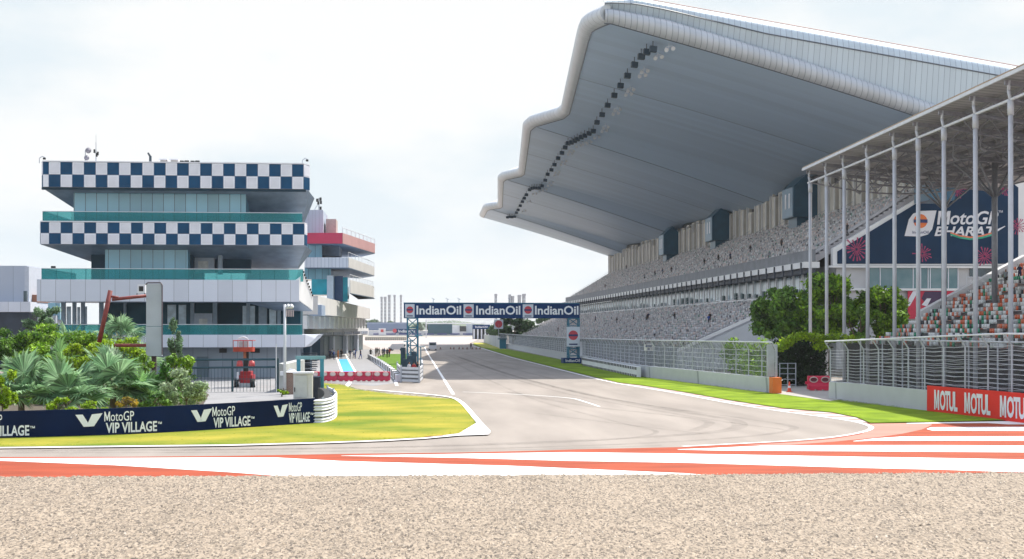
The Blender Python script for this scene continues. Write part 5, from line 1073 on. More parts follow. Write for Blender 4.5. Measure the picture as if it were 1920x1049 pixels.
# ================================================================ CORNER BOARD WITH LETTERING
VB = [Vector(p) for p in smooth_pts([tuple(G(*p)) for p in [(-420, 829), (-200, 827), (0, 823.5), (213, 817.3), (333, 811.7), (467, 803.4), (590, 795)]], 8)]
vb = wall('advertising_board', VB, 1.33, 1.47, .12, mat('board_navy', (.002, .012, .055), .7, .2, .5, spec=.1), 'long curved navy advertising board with white VIP VILLAGE lettering in front of the palms', 'advertising board')
fn, s_at, SL2 = path_fn(VB, .08, 1.33, 1.47)
WLET = mat('board_white', (.78, .82, .88), .5, .03)
def vip(xl0, xl1, xt0, xt1, xt2, tm=True):
    mb = MB()
    if xl0 is not None:
        a, b = s_at(xl0), s_at(xl1); w = b - a; q = lambda u, v: fn(a + u * w, v)
        mb.poly([q(0, .80), q(.27, .80), q(.52, .40), q(.50, .36), q(.30, .36)]); mb.poly([q(.99, .83), q(.60, .80), q(.42, .42), q(.48, .36), q(.68, .37)][::-1])
        mb2 = MB(); mb2.poly([fn(a + .40 * w, .74, .01), fn(a + .50 * w, .74, .01), fn(a + .50 * w, .5, .01)]); mb.build('emblem', WLET, vb)
        mb = MB(); text_on(mb, 'MotoGP', fn, s_at(xt0), s_at(xt1), .53, .88, .004, 0, 1.0); mb.build('lettering', WLET, vb)
    mb = MB(); text_on(mb, 'VIP VILLAGE', fn, s_at(xt0 + 1), s_at(xt2), .10, .48, .026, 0, 1.0); text_on(mb, '™', fn, s_at(xt2) + .03, s_at(xt2) + .26, .36, .44, .01); mb.build('lettering', WLET, vb)
vip(140, 194, 196, 252, 294); vip(358, 398, 399, 440, 470); vip(513, 540, 541, 566, 580.5)
vip(-90, -45, -42, 5, 54)
# rounded white rail end
er = empty('armco_end', G(612, 790), 'rounded stack of white guard rails closing the end of the navy board', 'guard rail')
pp = [Vector(p) for p in smooth_pts([tuple(G(*p)) for p in [(588, 795), (603, 794.5), (617, 791), (626, 785), (628, 777), (624, 769), (614, 763)]], 5)]; pp = [Vector((p.x, p.y, 0)) for p in pp]
for k in range(4):
    z = .16 + k * .36; mb = MB(); secs = []
    for i, p in enumerate(pp):
        d = (pp[min(i + 1, len(pp) - 1)] - pp[max(i - 1, 0)]).normalized(); n = Vector((d.y, -d.x, 0)); secs.append([p + n * .05 + UP * (z - .15), p + n * .14 + UP * (z - .08), p + n * .06 + UP * z, p + n * .14 + UP * (z + .08), p + n * .05 + UP * (z + .15), p - n * .02 + UP * (z + .15), p - n * .02 + UP * (z - .15)])
    mb.loft(secs); mb.build('rail', WHITE, er)
mb = MB(); 
for p in pp[::6]: mb.tube(p, p + UP * 1.5, .07, 6)
mb.build('rail_posts', STEEL, er, kind='stuff')
mb = MB(); mb.loft([[p * 1.0 + Vector((-.25, .25, 0)) + UP * .05, p + Vector((-.25, .25, 0)) + UP * 1.3, p + Vector((-.7, .5, 0)) + UP * 1.3, p + Vector((-.7, .5, 0)) + UP * .05] for p in pp[3:]]); mb.build('tyre_wall', RUBBER, er)

# ================================================================ SMALL STRUCTURES BEHIND THE BOARD
# teal portal frame
D = 97.8; t = empty('portal_frame', G(583, 750), 'teal painted steel portal frame behind the end of the navy board', 'frame'); 
def bx(x0, x1, yt_, yb_, D, dep, part, m, par): a = WD(x0, yt_, D); b = WD(x1, yb_, D); mb = MB(); mb.box(a.x, b.x, a.y, a.y + dep, max(b.z, 0.02), a.z); return mb.build(part, m, par)
PT = mat('portal_teal', (.03, .22, .32), .45, .15, 1.5); bx(556, 563, 674, 752, D, .3, 'leg', PT, t); bx(600, 607, 674, 752, D, .3, 'leg', PT, t); bx(554, 609, 668, 674.5, D - .1, .5, 'crossbar', mat('portal_teal_top', (.16, .34, .38), .5, .1), t)
t = empty('electrical_cabinet', G(567, 753), 'white metal electrical cabinet standing beside the teal frame', 'cabinet'); bx(550, 585, 700, 754, 95.5, .9, 'body', mat('cabinet_white', (.58, .58, .56), .4, .04), t); bx(553, 576, 705, 746, 95.4, .1, 'door', mat('cabinet_door', (.48, .50, .48), .4, .06), t); bx(551.5, 553, 727, 735, 95.3, .1, 'handle', BLACK, t); bx(549, 586.5, 698, 701, 95.3, 1.2, 'lid', WHITE, t)
t = empty('utility_box', G(592, 752), 'dark navy box between the white cabinet and teal frame leg', 'cabinet'); bx(586, 600, 708, 752, 97, 1, 'body', mat('box_navy', (.006, .012, .04), .5, .2), t); bx(585.5, 600.5, 706.5, 708.5, 96.9, 1.2, 'lid', mat('box_lid', (.02, .04, .09), .5), t)
BR = bpy.data.materials.new('brick'); BR.use_nodes = True; tt = BR.node_tree; bk = tt.nodes.new('ShaderNodeTexBrick'); bk.inputs['Color1'].default_value = (.24, .13, .10, 1); bk.inputs['Color2'].default_value = (.18, .10, .08, 1); bk.inputs['Mortar'].default_value = (.35, .33, .30, 1); bk.inputs['Scale'].default_value = 2.5
tcn = tt.nodes.new('ShaderNodeTexCoord'); mpp = tt.nodes.new('ShaderNodeMapping'); mpp.inputs['Rotation'].default_value = (R(90), 0, 0); tt.links.new(tcn.outputs['Object'], mpp.inputs[0]); tt.links.new(mpp.outputs[0], bk.inputs[0]); tt.links.new(bk.outputs[0], tt.nodes['Principled BSDF'].inputs['Base Color'])
t = empty('brick_pillar', G(544, 741), 'small brick pillar under white sacks left of the white cabinet', 'pillar'); bx(536.5, 551, 699, 742, 104, .8, 'brickwork', BR, t)
mb = MB(); c = WD(546, 696, 104.2); v = [(c.x - .45, c.y - .3, c.z - .1), (c.x + .5, c.y - .3, c.z - .12), (c.x + .5, c.y + .4, c.z - .1), (c.x - .4, c.y + .4, c.z - .1), (c.x - .1, c.y, c.z + .22), (c.x + .25, c.y + .1, c.z + .15)]; mb.add(v, [(0, 1, 5, 4), (1, 2, 5), (2, 3, 4, 5), (3, 0, 4)]); c = WD(531, 700, 104); mb.box(c.x - .25, c.x + .2, c.y, c.y + .4, c.z - .2, c.z + .15); mb.build('sack', WHITE, label='white plastic sacks lying on top of the small brick pillar', cat='sack', origin=(c.x, c.y, c.z))
# lamp pole
p = G(534, 742); lp = empty('lamp_pole', p, 'tall grey pole with pale twin lamp heads in front of the control building', 'lamp post'); mb = MB(); mb.sm = True; zt_ = WD(533, 571, (p - CAM).dot(FW)).z; mb.tube(p, (p.x, p.y, zt_), .13, 10, .10); mb.build('pole', STEEL_L, lp)
for dx in (.25, .5): mb = MB(); mb.sm = True; mb.tube((p.x + dx - .1, p.y, zt_ - .25), (p.x + dx + .1, p.y - .15, zt_ - .15), .14, 10, .2); mb.tube((p.x, p.y, zt_ - .4), (p.x + dx, p.y, zt_ - .3), .04, 5); mb.build('lamp_head', mat('lamp_pale', (.6, .62, .64), .3), lp)
mb = MB(); 
for k in range(4): mb.box(p.x + .12 + k * .17, p.x + .2 + k * .17, p.y - .05, p.y + .05, zt_ - 1.0, zt_ - .45)
mb.build('sensor_rods', mat('rod_pale', (.55, .45, .47), .5), lp, kind='stuff')
mb = MB(); q = G(518, 738); mb.tube(q, (q.x, q.y, WD(518, 646, 107).z), .05, 6); mb.build('thin_post', STEEL_L, label='thin pale post standing behind the right gate post', cat='post')
# gate
GT = mat('gate_teal', (.01, .06, .08), .4, .15); gD = 108.5; gt = empty('entrance_gate', WD(440, 615, gD) - UP * CAMH, 'dark teal steel double gate across the driveway', 'gate')
def gline(x0, y0, x1, y1, r, part, D0=gD, D1=gD, m=GT, par=gt, n=5): mb = MB(); mb.tube(WD(x0, y0, D0), WD(x1, y1, D1), r, n); return mb.build(part, m, par)
gline(352, 675, 520, 674, .09, 'rail'); gline(352, 690, 520, 688.5, .09, 'rail'); bx(516, 522.5, 672, 739, gD, .28, 'gate_post', GT, gt)
bx(434, 437, 675, 738, gD, .12, 'gate_post', GT, gt)
for x0, x1 in ((352, 434), (437.5, 507)):
    leaf = gline(x0, 711, x1, 711, .03, 'gate_leaf'); gline(x0, 736.5, x1, 736.5, .035, 'lower_rail', par=leaf); mb = MB(); n = int((x1 - x0) / 6)
    for k in range(n + 1): x = x0 + (x1 - x0) * k / n; mb.tube(WD(x, 690 if k % 1 == 0 else 711, gD), WD(x, 736.5, gD), .018, 4)
    mb.build('bars', GT, leaf, kind='stuff')
mb = MB(); a = WD(523, 739, 108); mb.prism([(a.x, a.y, 0), (a.x + .45, a.y, 0), (a.x + .45, a.y, 2.4), (a.x, a.y, 2.5)], (.4, 16, 0)); mb.build('driveway_wall', CONC, label='pale concrete side wall running back from the right gate post', cat='wall')
# stack of crowd barriers / steel frames behind the pillar
t = empty('barrier_stack', G(560, 708), 'dark tangled stack of steel barriers behind the teal frame', 'steel stack')
rs = random.Random(9)
for k in range(12):
    z = .3 + k * .21; p = WD(541 + rs.uniform(-2, 4), 615, 141); q = WD(596 + rs.uniform(-3, 3), 615, 143); mb = MB(); mb.box(p.x, q.x, p.y + rs.uniform(0, 1.5), p.y + 2, z, z + .09); mb.build('barrier_panel', mat('stack_dark', (.04, .05, .07), .5, .5, 2) if k % 3 else STEEL, t)

# boom lift behind the gate
RL_ = mat('lift_red', (.38, .010, .018), .4, .12, 1.5); LG_ = mat('lift_grey', (.45, .47, .50), .5, .1)
bl = empty('boom_lift', G(458, 729), 'red boom lift with a raised railed platform parked behind the gate', 'lift'); bD = 116.5
o = bx(441, 476, 719, 727, bD, 2.6, 'chassis', LG_, bl); bx(447, 473, 704, 719, bD + .3, 2.2, 'body', RL_, bl); bx(450, 470, 697, 704, bD + .5, 1.8, 'body_top', RL_, bl)
for x, dd in ((444, .0), (474, .0), (446, 2.0), (473, 2.0)): c = WD(x, 722, bD + dd); mb = MB(); mb.sm = True; mb.tube((c.x - .2, c.y, .42), (c.x + .2, c.y, .42), .42, 16); w = mb.build('wheel', RUBBER, bl); mb = MB(); mb.tube((c.x - .22, c.y, .42), (c.x + .22, c.y, .42), .2, 10); mb.build('rim', WHITE, w)
for x in (449.5, 472): c = WD(x, 683, bD); mb = MB(); mb.sm = True; mb.tube((c.x, c.y, c.z - .25), (c.x, c.y, c.z + .25), .32, 12, .24); mb.tube((c.x, c.y, c.z + .25), (c.x, c.y, c.z + .36), .24, 12, .06); mb.build('cover', mat('cover_pink_red', (.55, .07, .07), .4, .1), bl)
c1, c2 = WD(461, 700, bD + 1), WD(462, 655, bD + 1); mb = MB(); mb.beam(c1, c2, .45, .4); mb.build('boom', BLACK, bl); mb = MB(); mb.beam(WD(459, 672, bD + .6), WD(459, 652, bD + .6), .25, .25); mb.build('inner_boom', mat('boom_rust', (.35, .12, .06), .6), bl)
pf = bx(437, 473.5, 651.5, 660, bD, 1.6, 'platform', mat('platform_orange', (.45, .05, .02), .5, .3, 2), bl); mb = MB()
R_ = [WD(437.5, 639, bD), WD(473, 639, bD), WD(473, 639, bD) + FW * 1.5, WD(437.5, 639, bD) + FW * 1.5]; mb.path(R_ + R_[:1], .035, 4); rl_ = mb.build('guard_rail', RL_, pf)
for x in (437.5, 446, 456, 465, 473): mb = MB(); mb.tube(WD(x, 652, bD), WD(x, 638, bD), .03, 4); mb.build('baluster', RL_, rl_)
bx(448, 465, 640, 652, bD + .4, .5, 'control_panel', LG_, pf); mb = MB(); mb.path([WD(x, y, bD + .3) for x, y in ((446, 642), (448, 635), (456, 632), (464, 635), (466, 642))], .08, 6); mb.build('hood', WHITE, pf); bx(443, 447, 698, 722, bD - .2, .3, 'ladder', WHITE, bl)
# billboard seen from behind, with rusty struts
bb = empty('billboard', G(288, 752), 'tall narrow grey billboard panel with a rusty red steel frame among the plants', 'billboard'); D = 92
BBM = mat('billboard_grey', (.42, .47, .52), .5, .07, .6, bump=.15, bscale=2); RUST = mat('rusty_strut', (.20, .035, .03), .6, .3, 3)
bx(274, 303, 533, 612, D, .35, 'panel', BBM, bb); bx(273.5, 303, 612.8, 668, D, .35, 'panel', BBM, bb)
mb = MB(); E = [WD(273, 534, D), WD(277, 530.5, D), WD(301, 530.5, D), WD(304, 535, D), WD(304, 666, D)]; mb.path(E, .05, 5); mb.build('panel_edge', mat('edge_dark', (.12, .10, .12), .6), bb)
bx(284, 292, 668, 752, D + .2, .28, 'post', mat('post_dark', (.05, .025, .03), .7, .3), bb)
for a, b, r, d2 in (((207, 545), (186, 642), .16, 88), ((210, 562), (274, 555), .12, 91), ((214, 648), (274, 648), .12, 91), ((207, 556), (222, 558), .08, 88)): mb = MB(); mb.sm = True; mb.tube(WD(*a, d2), WD(*b, d2 if a[0] < 209 else 91.5), r, 8); mb.build('strut', RUST, bb)
t = empty('outdoor_unit', WD(266, 553, 94), 'white air-conditioner box on the steel arm left of the billboard', 'equipment box'); p = Vector(t.location); mb = MB(); mb.box(p.x - .28, p.x + .28, p.y - .2, p.y + .2, p.z + .12, p.z + .75); mb.build('housing', WHITE, t); mb = MB(); mb.box(p.x - .17, p.x + .15, p.y - .23, p.y - .2, p.z + .25, p.z + .62); mb.build('grille', BLACK, t); mb = MB(); [mb.tube(p + Vector((dx, 0, -.1)), p + Vector((dx, 0, .12)), .03, 4) for dx in (-.35, .2)]; mb.build('stand', BLACK, t)

# red barriers across the pit lane
lab = ['leftmost red barrier of the row, half hidden behind the teal frame', 'second red barrier of the row, just right of the teal frame', 'middle red barrier of the row across the pit lane', 'red barrier below the blue lane marking, fourth in the row', 'rightmost red barrier of the row beside the striped kerb']
for k in range(5): water_barrier('water_barrier', 567.5 + 33 * k, 599.5 + 33 * k, 716.5, 698.5, 130, lab[k], 'red barriers across the pit lane', BARR)
# striped block kerb along the pit exit
kb = empty('block_kerb', G(720, 694), 'row of black and white tyre blocks along the pit exit grass', 'barrier'); P_ = resample([Vector(tuple(G(*p))) for p in smooth_pts([(692, 672), (712, 684), (733, 700), (748, 717)], 6)], 3.0)
for k, (a, b) in enumerate(zip(P_[:-1], P_[1:])):
    if k > 50: break
    mb = MB(); mb.beam(Vector((a.x, a.y, .35)), Vector((b.x, b.y, .35)), .5, .7); mb.build('block', WHITE if k % 2 else RUBBER, kb)

# ================================================================ PLANTS AT LEFT
def palm(base, h, n, L_, m, label, seed, tilt=0):
    r = random.Random(seed); root = empty('fan_palm', base, label, 'palm'); b = Vector(base); top = b + UP * h; mbt = MB(); mbt.sm = True; mbt.tube(b, top, .22, 8, .16); mbt.build('trunk', BARK, root); mb = MB(); mp_ = MB()
    for k in range(n):
        az = 2 * math.pi * (k * .381966) + r.uniform(-.2, .2); el = R(r.uniform(2, 78)) if k > 3 else R(r.uniform(-15, 10)); d = Vector((math.cos(az) * math.cos(el), math.sin(az) * math.cos(el), math.sin(el))); pl = r.uniform(.6, 1.05) * L_
        c = top + d * pl; mp_.tube(top, c, .035, 4, .02)
        # the fan opens across the stalk direction, slightly cupped
        L2_ = L_; side = d.cross(UP).normalized() if abs(d.z) < .98 else Vector((1, 0, 0)); upv = side.cross(d).normalized(); nb = 30; fan_r = L_ * r.uniform(.95, 1.3)
        roll = r.uniform(-.5, .5); s2 = side * math.cos(roll) + upv * math.sin(roll); nrm = upv * math.cos(roll) - side * math.sin(roll)
        for j in range(nb):
            a = (j / (nb - 1) - .5) * 2 * R(138); dirv = (d * math.cos(a) + s2 * math.sin(a)).normalized(); ll = fan_r * (1 - .18 * abs(a) / R(138)) * r.uniform(.88, 1.05)
            perp = dirv.cross(nrm).normalized(); w = ll * .058; m1 = c + dirv * ll * .62 + nrm * ll * .10; tip = c + dirv * ll - UP * ll * r.uniform(.02, .22) + nrm * ll * .06
            base_ = c + dirv * .04; fold = nrm * w * .7
            mb.add([base_, m1 + perp * w, m1 - fold, m1 - perp * w, tip], [(0, 1, 2), (0, 2, 3), (1, 4, 2), (2, 4, 3)])
    mp_.build('stalk', mat('palm_stalk', (.20, .24, .12), .5, .2), root); mb.build('fan_leaf', m, root)
    if r.random() < .9:
        ms = MB(); 
        for q in range(3): a = Vector((r.uniform(-.3, .3), r.uniform(-.3, .3), 0)); ms.tube(top + a, top + a * 1.4 + UP * L_ * r.uniform(1.4, 1.9), .04, 4, .008)
        ms.build('spear_leaf', mat('spear_pale', (.22, .30, .16), .5, .1), root)
PALM1 = leaf_mat('palm_silver', (.12, .25, .12), (.33, .48, .29), .4); PALM2 = leaf_mat('palm_green', (.10, .23, .07), (.27, .45, .17), .4)
for k, (x, yb_, h, n, L_, m, lb_) in enumerate([
    (40, 795, 1.5, 14, 1.45, PALM1, 'silvery fan palm at the left edge behind the board'), (128, 792, 1.3, 14, 1.45, PALM1, 'silvery fan palm second from the left behind the board'),
    (212, 783, 1.8, 16, 1.55, PALM1, 'large silver-green fan palm in the middle of the planting'), (268, 780, 1.0, 13, 1.25, PALM2, 'broad green fan palm just left of the billboard post'),
    (105, 752, 2.4, 12, 1.3, PALM2, 'taller green fan palm behind the two silvery ones'),
    (255, 742, 2.6, 12, 1.3, PALM1, 'tall pale fan palm rising behind the billboard struts'), (158, 735, 3.0, 10, 1.2, PALM2, 'back-row fan palm left of the leaning red strut'),
    (222, 725, 4.6, 11, 1.35, PALM1, 'tall grey-blue fan palm right of the leaning red strut'), (128, 722, 4.2, 9, 1.2, PALM1, 'tall grey-blue fan palm left of the leaning red strut')]):
    palm(G(x, yb_), h, n, L_, m, lb_, 20 + k)
def bush_px(x, yt_, yb_, w, D, n, size, m, label, seed, nc=10, **kw): return tree_px('shrub', x, yt_, yb_, w, D, n, size, m, label, seed, shrub=True, cat='bush', nc=nc, tr=.06, **kw)
bush_px(4, 686, 776, 62, 68, 1500, .13, LEAF_B, 'lime green bush at the very left edge behind the board', 41, nc=14)
bush_px(346, 688, 768, 100, 79, 6000, .085, leaf_mat('leaf_whitish', (.22, .33, .16), (.46, .54, .36), .25), 'pale white-edged bush at the right end of the planting', 42, nc=18)
bush_px(312, 668, 760, 60, 81, 3200, .13, leaf_mat('leaf_fresh', (.05, .16, .02), (.12, .30, .04)), 'fresh green spiky bush in front of the billboard post', 43, nc=12, )
bush_px(105, 600, 705, 150, 104, 7500, .14, LEAF_C, 'wide mid-green bush at the back left of the planting', 44, nc=22)
bush_px(30, 605, 705, 110, 103, 6000, .13, LEAF_A, 'dark green bush behind the palms at the left edge', 45, nc=18)
bush_px(82, 566, 640, 70, 110, 3800, .11, LEAF_G, 'feathery grey-green tree crown above the left bushes', 46, nc=14)
bush_px(225, 628, 700, 110, 98, 5200, .12, LEAF_B, 'yellow-green bush below the leaning red strut', 47, nc=18)
bush_px(165, 612, 680, 80, 103, 3600, .13, LEAF_C, 'bright green bush between the left bushes and the strut', 48, nc=14)
bush_px(58, 632, 720, 90, 94, 5200, .13, LEAF_C, 'bright mid-green bush in front of the dark bush at left', 55, nc=20)
bush_px(150, 640, 715, 80, 91, 4200, .12, LEAF_B, 'lime leafy bush between the second and third palms', 56, nc=18)
bush_px(262, 655, 740, 70, 89, 4200, .12, LEAF_C, 'mid-green bush under the lower billboard strut', 57, nc=16)
bush_px(330, 650, 720, 60, 90, 3000, .12, LEAF_C, 'mid-green bush just right of the billboard post', 58, nc=14)
bush_px(326, 598, 700, 42, 96, 3000, .11, LEAF_G, 'slim grey-green small tree right of the billboard panel', 49, nc=12)
bush_px(110, 740, 785, 70, 69, 1400, .09, LEAF_B, 'low lime ground bush at the foot of the second palm', 50, nc=8)
bush_px(180, 748, 780, 60, 69.5, 1200, .09, LEAF_B, 'low lime ground bush behind the first emblem on the board', 51, nc=8)
bush_px(238, 738, 776, 44, 71, 900, .10, leaf_mat('leaf_amber', (.28, .22, .02), (.45, .30, .03)), 'small amber leaved bush under the middle palms', 52, nc=6)
bush_px(290, 735, 775, 60, 72, 1300, .10, LEAF_A, 'dark low bush at the foot of the billboard post', 53, nc=8)
bush_px(528, 728, 746, 26, 101, 500, .10, LEAF_B, 'tiny weedy tuft at the foot of the gate wall', 54, nc=5)
mb = MB(); v, f = crown_arrays([(G(x, y).x, G(x, y).y, .35, 1.6, 1.6, .45) for x in range(-60, 360, 24) for y in (715, 735, 760)], 11000, .14, r_)
raw_mesh('ground_cover', v, f, LEAF_A, kind='stuff', label='dark leafy undergrowth filling the planting bed', cat='undergrowth')

# ================================================================ PEOPLE
SKIN = mat('skin', (.25, .13, .08), .6, .05)
def person_mesh(pose, shirt, legs_, key):
    P = dict(pelvis=(0, 0, .95), chest=(0, 0, 1.32), neck=(0, 0, 1.47), head=(0, -.02, 1.60), crown=(0, -.01, 1.72))
    sp_ = {'stand': (.10, .10, 0, 0), 'walk': (.09, .09, .28, -.26), 'fold': (.13, .11, .05, -.03)}[pose]
    J = [P['pelvis'], P['chest'], P['neck'], P['head'], P['crown']]; Rr = [.145, .165, .06, .10, .07]; E = [(0, 1), (1, 2), (2, 3), (3, 4)]
    def addc(par, pts, rs):
        for p, r in zip(pts, rs): J.append(p); Rr.append(r); E.append((par, len(J) - 1)); par = len(J) - 1
    for s, off in ((1, sp_[2]), (-1, sp_[3])):
        addc(0, [(s * .10, 0, .86), (s * sp_[0], off * -.45 - .02, .48), (s * sp_[0] * 1.1, off * -.6 + max(0, -off) * .9, .09), (s * sp_[0] * 1.1, -.16 - off * .5, .05)], [.095, .062, .045, .045])
        arm = {'stand': [(s * .2, 0, 1.40), (s * .27, .02, 1.12), (s * .27, -.06, .88), (s * .26, -.09, .80)], 'walk': [(s * .2, 0, 1.40), (s * .25, .1 * s, 1.13), (s * .25, .1 * s - .14, .92), (s * .24, .1 * s - .2, .85)], 'fold': [(s * .2, 0, 1.40), (s * .27, -.04, 1.13), (s * .05, -.22, 1.16), (-s * .04, -.24, 1.17)]}[pose]
        addc(1, arm, [.06, .045, .034, .036])
    me = bpy.data.meshes.new('person'); me.from_pydata(J, E, []); o = bpy.data.objects.new('person_tmp', me); COL.objects.link(o)
    sk = o.modifiers.new('s', 'SKIN'); 
    for i, r in enumerate(Rr): me.skin_vertices[0].data[i].radius = (r, r * .78 if i in (0, 1) else r)
    me.skin_vertices[0].data[0].use_root = True; ss = o.modifiers.new('u', 'SUBSURF'); ss.levels = 1; ss.render_levels = 1
    dg = bpy.context.evaluated_depsgraph_get(); m2 = bpy.data.meshes.new_from_object(o.evaluated_get(dg)); bpy.data.objects.remove(o); m2.name = 'person'
    m2.materials.clear()
    for m_ in (legs_, shirt, SKIN, mat('hair', (.01, .008, .006), .7), mat('shoe', (.02, .02, .02), .6)): m2.materials.append(m_)
    for p in m2.polygons:
        c = p.center; p.use_smooth = True
        p.material_index = 4 if c.z < .10 else 0 if (c.z < .93 and abs(c.x) < .215) else 3 if (c.z > 1.62 and (c.y > -.06 or c.z > 1.70)) else 2 if (c.z > 1.47 or (abs(c.x) > .22 and c.z < 1.15)) else 1
    return m2
SH = {'navy': (.012, .02, .07), 'black': (.012, .012, .014), 'white': (.65, .66, .70), 'orange': (.75, .22, .02), 'blue': (.03, .08, .30), 'grey': (.22, .24, .27), 'red': (.4, .03, .04)}
PM = {}
def person(loc, pose, shirt, trousers, label, rz=0.0, group=None):
    k = (pose, shirt, trousers)
    if k not in PM: PM[k] = person_mesh(pose, mat('cloth_' + shirt, SH[shirt], .8, .1), mat('cloth_' + trousers, SH[trousers], .8, .1), k)
    o = bpy.data.objects.new('person', PM[k]); COL.objects.link(o); o.location = loc; o.rotation_euler = (0, 0, rz); return setp(o, label, 'person', group)
def at_g(x, y): p = G(x, y, .02); return Vector((p.x, p.y, .02))
pit = [(619, 674, 'stand', 'navy', 'black', 'person in navy farthest left in the pit lane group'), (626, 675, 'fold', 'blue', 'navy', 'person in blue top with folded arms in the pit lane'), (624, 671, 'stand', 'white', 'navy', 'person in white shirt standing behind the pit lane group'), (634, 673.5, 'stand', 'orange', 'orange', 'person dressed in orange at the edge of the blue lane'), (640, 673, 'stand', 'black', 'black', 'person in black beside the orange dressed one'), (656.5, 673, 'walk', 'navy', 'navy', 'person in navy walking right of the blue lane'), (664, 673, 'walk', 'white', 'navy', 'person in white top and navy trousers right of the blue lane'), (666, 671, 'stand', 'blue', 'blue', 'person all in blue right of the blue lane'), (676, 674, 'walk', 'navy', 'blue', 'person in navy walking alone in mid pit lane'), (605, 670, 'stand', 'grey', 'red', 'person in grey and red near the dark garage'), (611, 669, 'fold', 'red', 'black', 'person in red beside the garage pier'),
       (695, 672, 'stand', 'black', 'black', 'person in black at the start of the striped kerb'), (704, 669, 'stand', 'navy', 'black', 'person in navy at the left of the group on the grass edge'), (707, 668, 'fold', 'black', 'black', 'person in black with folded arms in the grass edge group'), (711, 669, 'walk', 'grey', 'navy', 'person in grey stepping onto the pit exit grass'), (718, 670, 'stand', 'navy', 'navy', 'person in navy in the middle of the grass edge group'), (721, 669.5, 'walk', 'blue', 'navy', 'person in blue walking within the grass edge group'), (726, 671, 'stand', 'navy', 'black', 'tall person in navy right of centre in the grass group'), (730, 670, 'stand', 'red', 'black', 'person in dark red at the right of the grass group'),
       (767, 708, 'stand', 'white', 'navy', 'marshal in white inside the railed pen, left one'), (776, 708.5, 'fold', 'red', 'black', 'marshal in dark red with folded arms inside the pen'), (783, 706, 'stand', 'black', 'black', 'marshal in black at the right of the pen'), (883, 655, 'stand', 'black', 'navy', 'lone person in dark clothes far down the right track edge')]
for k, (x, y, po, s, tr_, lb_) in enumerate(pit): person(at_g(x, y), po, s, tr_, lb_, rz=(k * 1.7) % 6.28)
def rake(x, y, up=True):
    (xa, za, xb, zb_, n) = (UX0, UZ0, UX1, UZ1, UN) if up else (LX0, LZ0, LX1, LZ1, LN); r = ray(x, y); s = (zb_ - za) / (xb - xa); t = (za - s * xa - CAMH) / (r.z - s * r.x); p = CAM + r * t
    i = max(0, min(n - 1, int((p.x - xa) / ((xb - xa) / n)))); return Vector((xa + (i + .35) * (xb - xa) / n, p.y, za + i * (zb_ - za) / n + .02))
ups = [(1137, 541, 'black'), (1227, 520, 'black'), (1243, 516, 'navy'), (1257, 514, 'black'), (1211, 524, 'grey'), (1319, 501, 'black'), (1345, 493, 'black'), (1369, 490, 'navy'), (1407, 476, 'black'), (1463, 468, 'black'), (1208, 486, 'black'), (1592, 438, 'black')]
where = ['near the far end', 'third from the far end', 'in navy above the white fascia', 'beside the one in navy', 'in grey low down', 'below the first hanging box', 'seated-height alone mid tier', 'in navy right of mid tier', 'under the second hanging box', 'closest left of the slim columns', 'high up by the rear wall', 'seen between the second and third slim columns']
for k, (x, y, s) in enumerate(ups): person(rake(x, y), ('stand', 'fold', 'walk')[k % 3], s, 'black', 'spectator on the upper tier, ' + where[k], rz=-1.2)
los = [(1117, 604, 'navy', 'in navy nearest the gantry'), (1160, 607, 'black', 'in black second from the gantry'), (1186, 603, 'grey', 'in grey left of the dark pair'), (1214, 604, 'black', 'left one of the dark pair'), (1218, 600, 'navy', 'right one of the dark pair'), (1270, 601, 'black', 'in black alone mid tier'), (1328, 607, 'black', 'in black beside the one in blue'), (1335, 607, 'blue', 'in bright blue'), (1232, 632, 'white', 'in white low down near the front'), (1046, 624, 'black', 'seen under the gantry beam')]
for k, (x, y, s, w) in enumerate(los): person(rake(x, y, False), ('stand', 'walk', 'fold')[k % 3], s, 'black', 'spectator on the lower tier, ' + w, rz=-1.2)
p = WD(1886, 545, 128.5); p.z = SZ0 + (p.x - SX0) * .505; person(p, 'stand', 'grey', 'black', 'person in grey standing at the top of the right-hand stand', rz=-1); p = WD(1912, 545, 127.5); p.z = SZ0 + (p.x - SX0) * .505; person(p, 'fold', 'navy', 'navy', 'person in navy on the right-hand stand beside the one in grey', rz=-1)

# ================================================================ FAR END OF THE CIRCUIT
def van(loc, label, m, s=1.0, rz=0):
    root = empty('parked_van' if s > .9 else 'service_cart', loc, label, 'van' if s > .9 else 'cart'); root.rotation_euler = (0, 0, rz); mb = MB(); prof = [(-2.3, .35), (2.2, .35), (2.3, .9), (1.7, 1.15), (1.2, 1.9), (-2.2, 2.0), (-2.3, 1.2)]
    mb.prism([(-.9 * s, y * s, z * s) for y, z in prof], (1.8 * s, 0, 0)); mb.build('body', m, root, local=True); mb = MB(); mb.box(-.78 * s, .78 * s, -2.36 * s, -2.28 * s, 1.25 * s, 1.8 * s); mb.build('rear_window', GLASS_DARK, root, local=True)
    for x in (-.8, .8):
        for y in (-1.5, 1.5): mb = MB(); mb.sm = True; mb.tube((x * s - .12, y * s, .35 * s), (x * s + .12, y * s, .35 * s), .35 * s, 12); mb.build('wheel', RUBBER, root, local=True)
    return root
van(at_g(811, 657), 'small white van parked far down the straight', WHITE, 1.0)
van(at_g(744, 658), 'white low cart parked behind the grass edge group', WHITE, .85, 1.3)
dk = mat('marker_dark', (.04, .04, .05), .6); mk = None
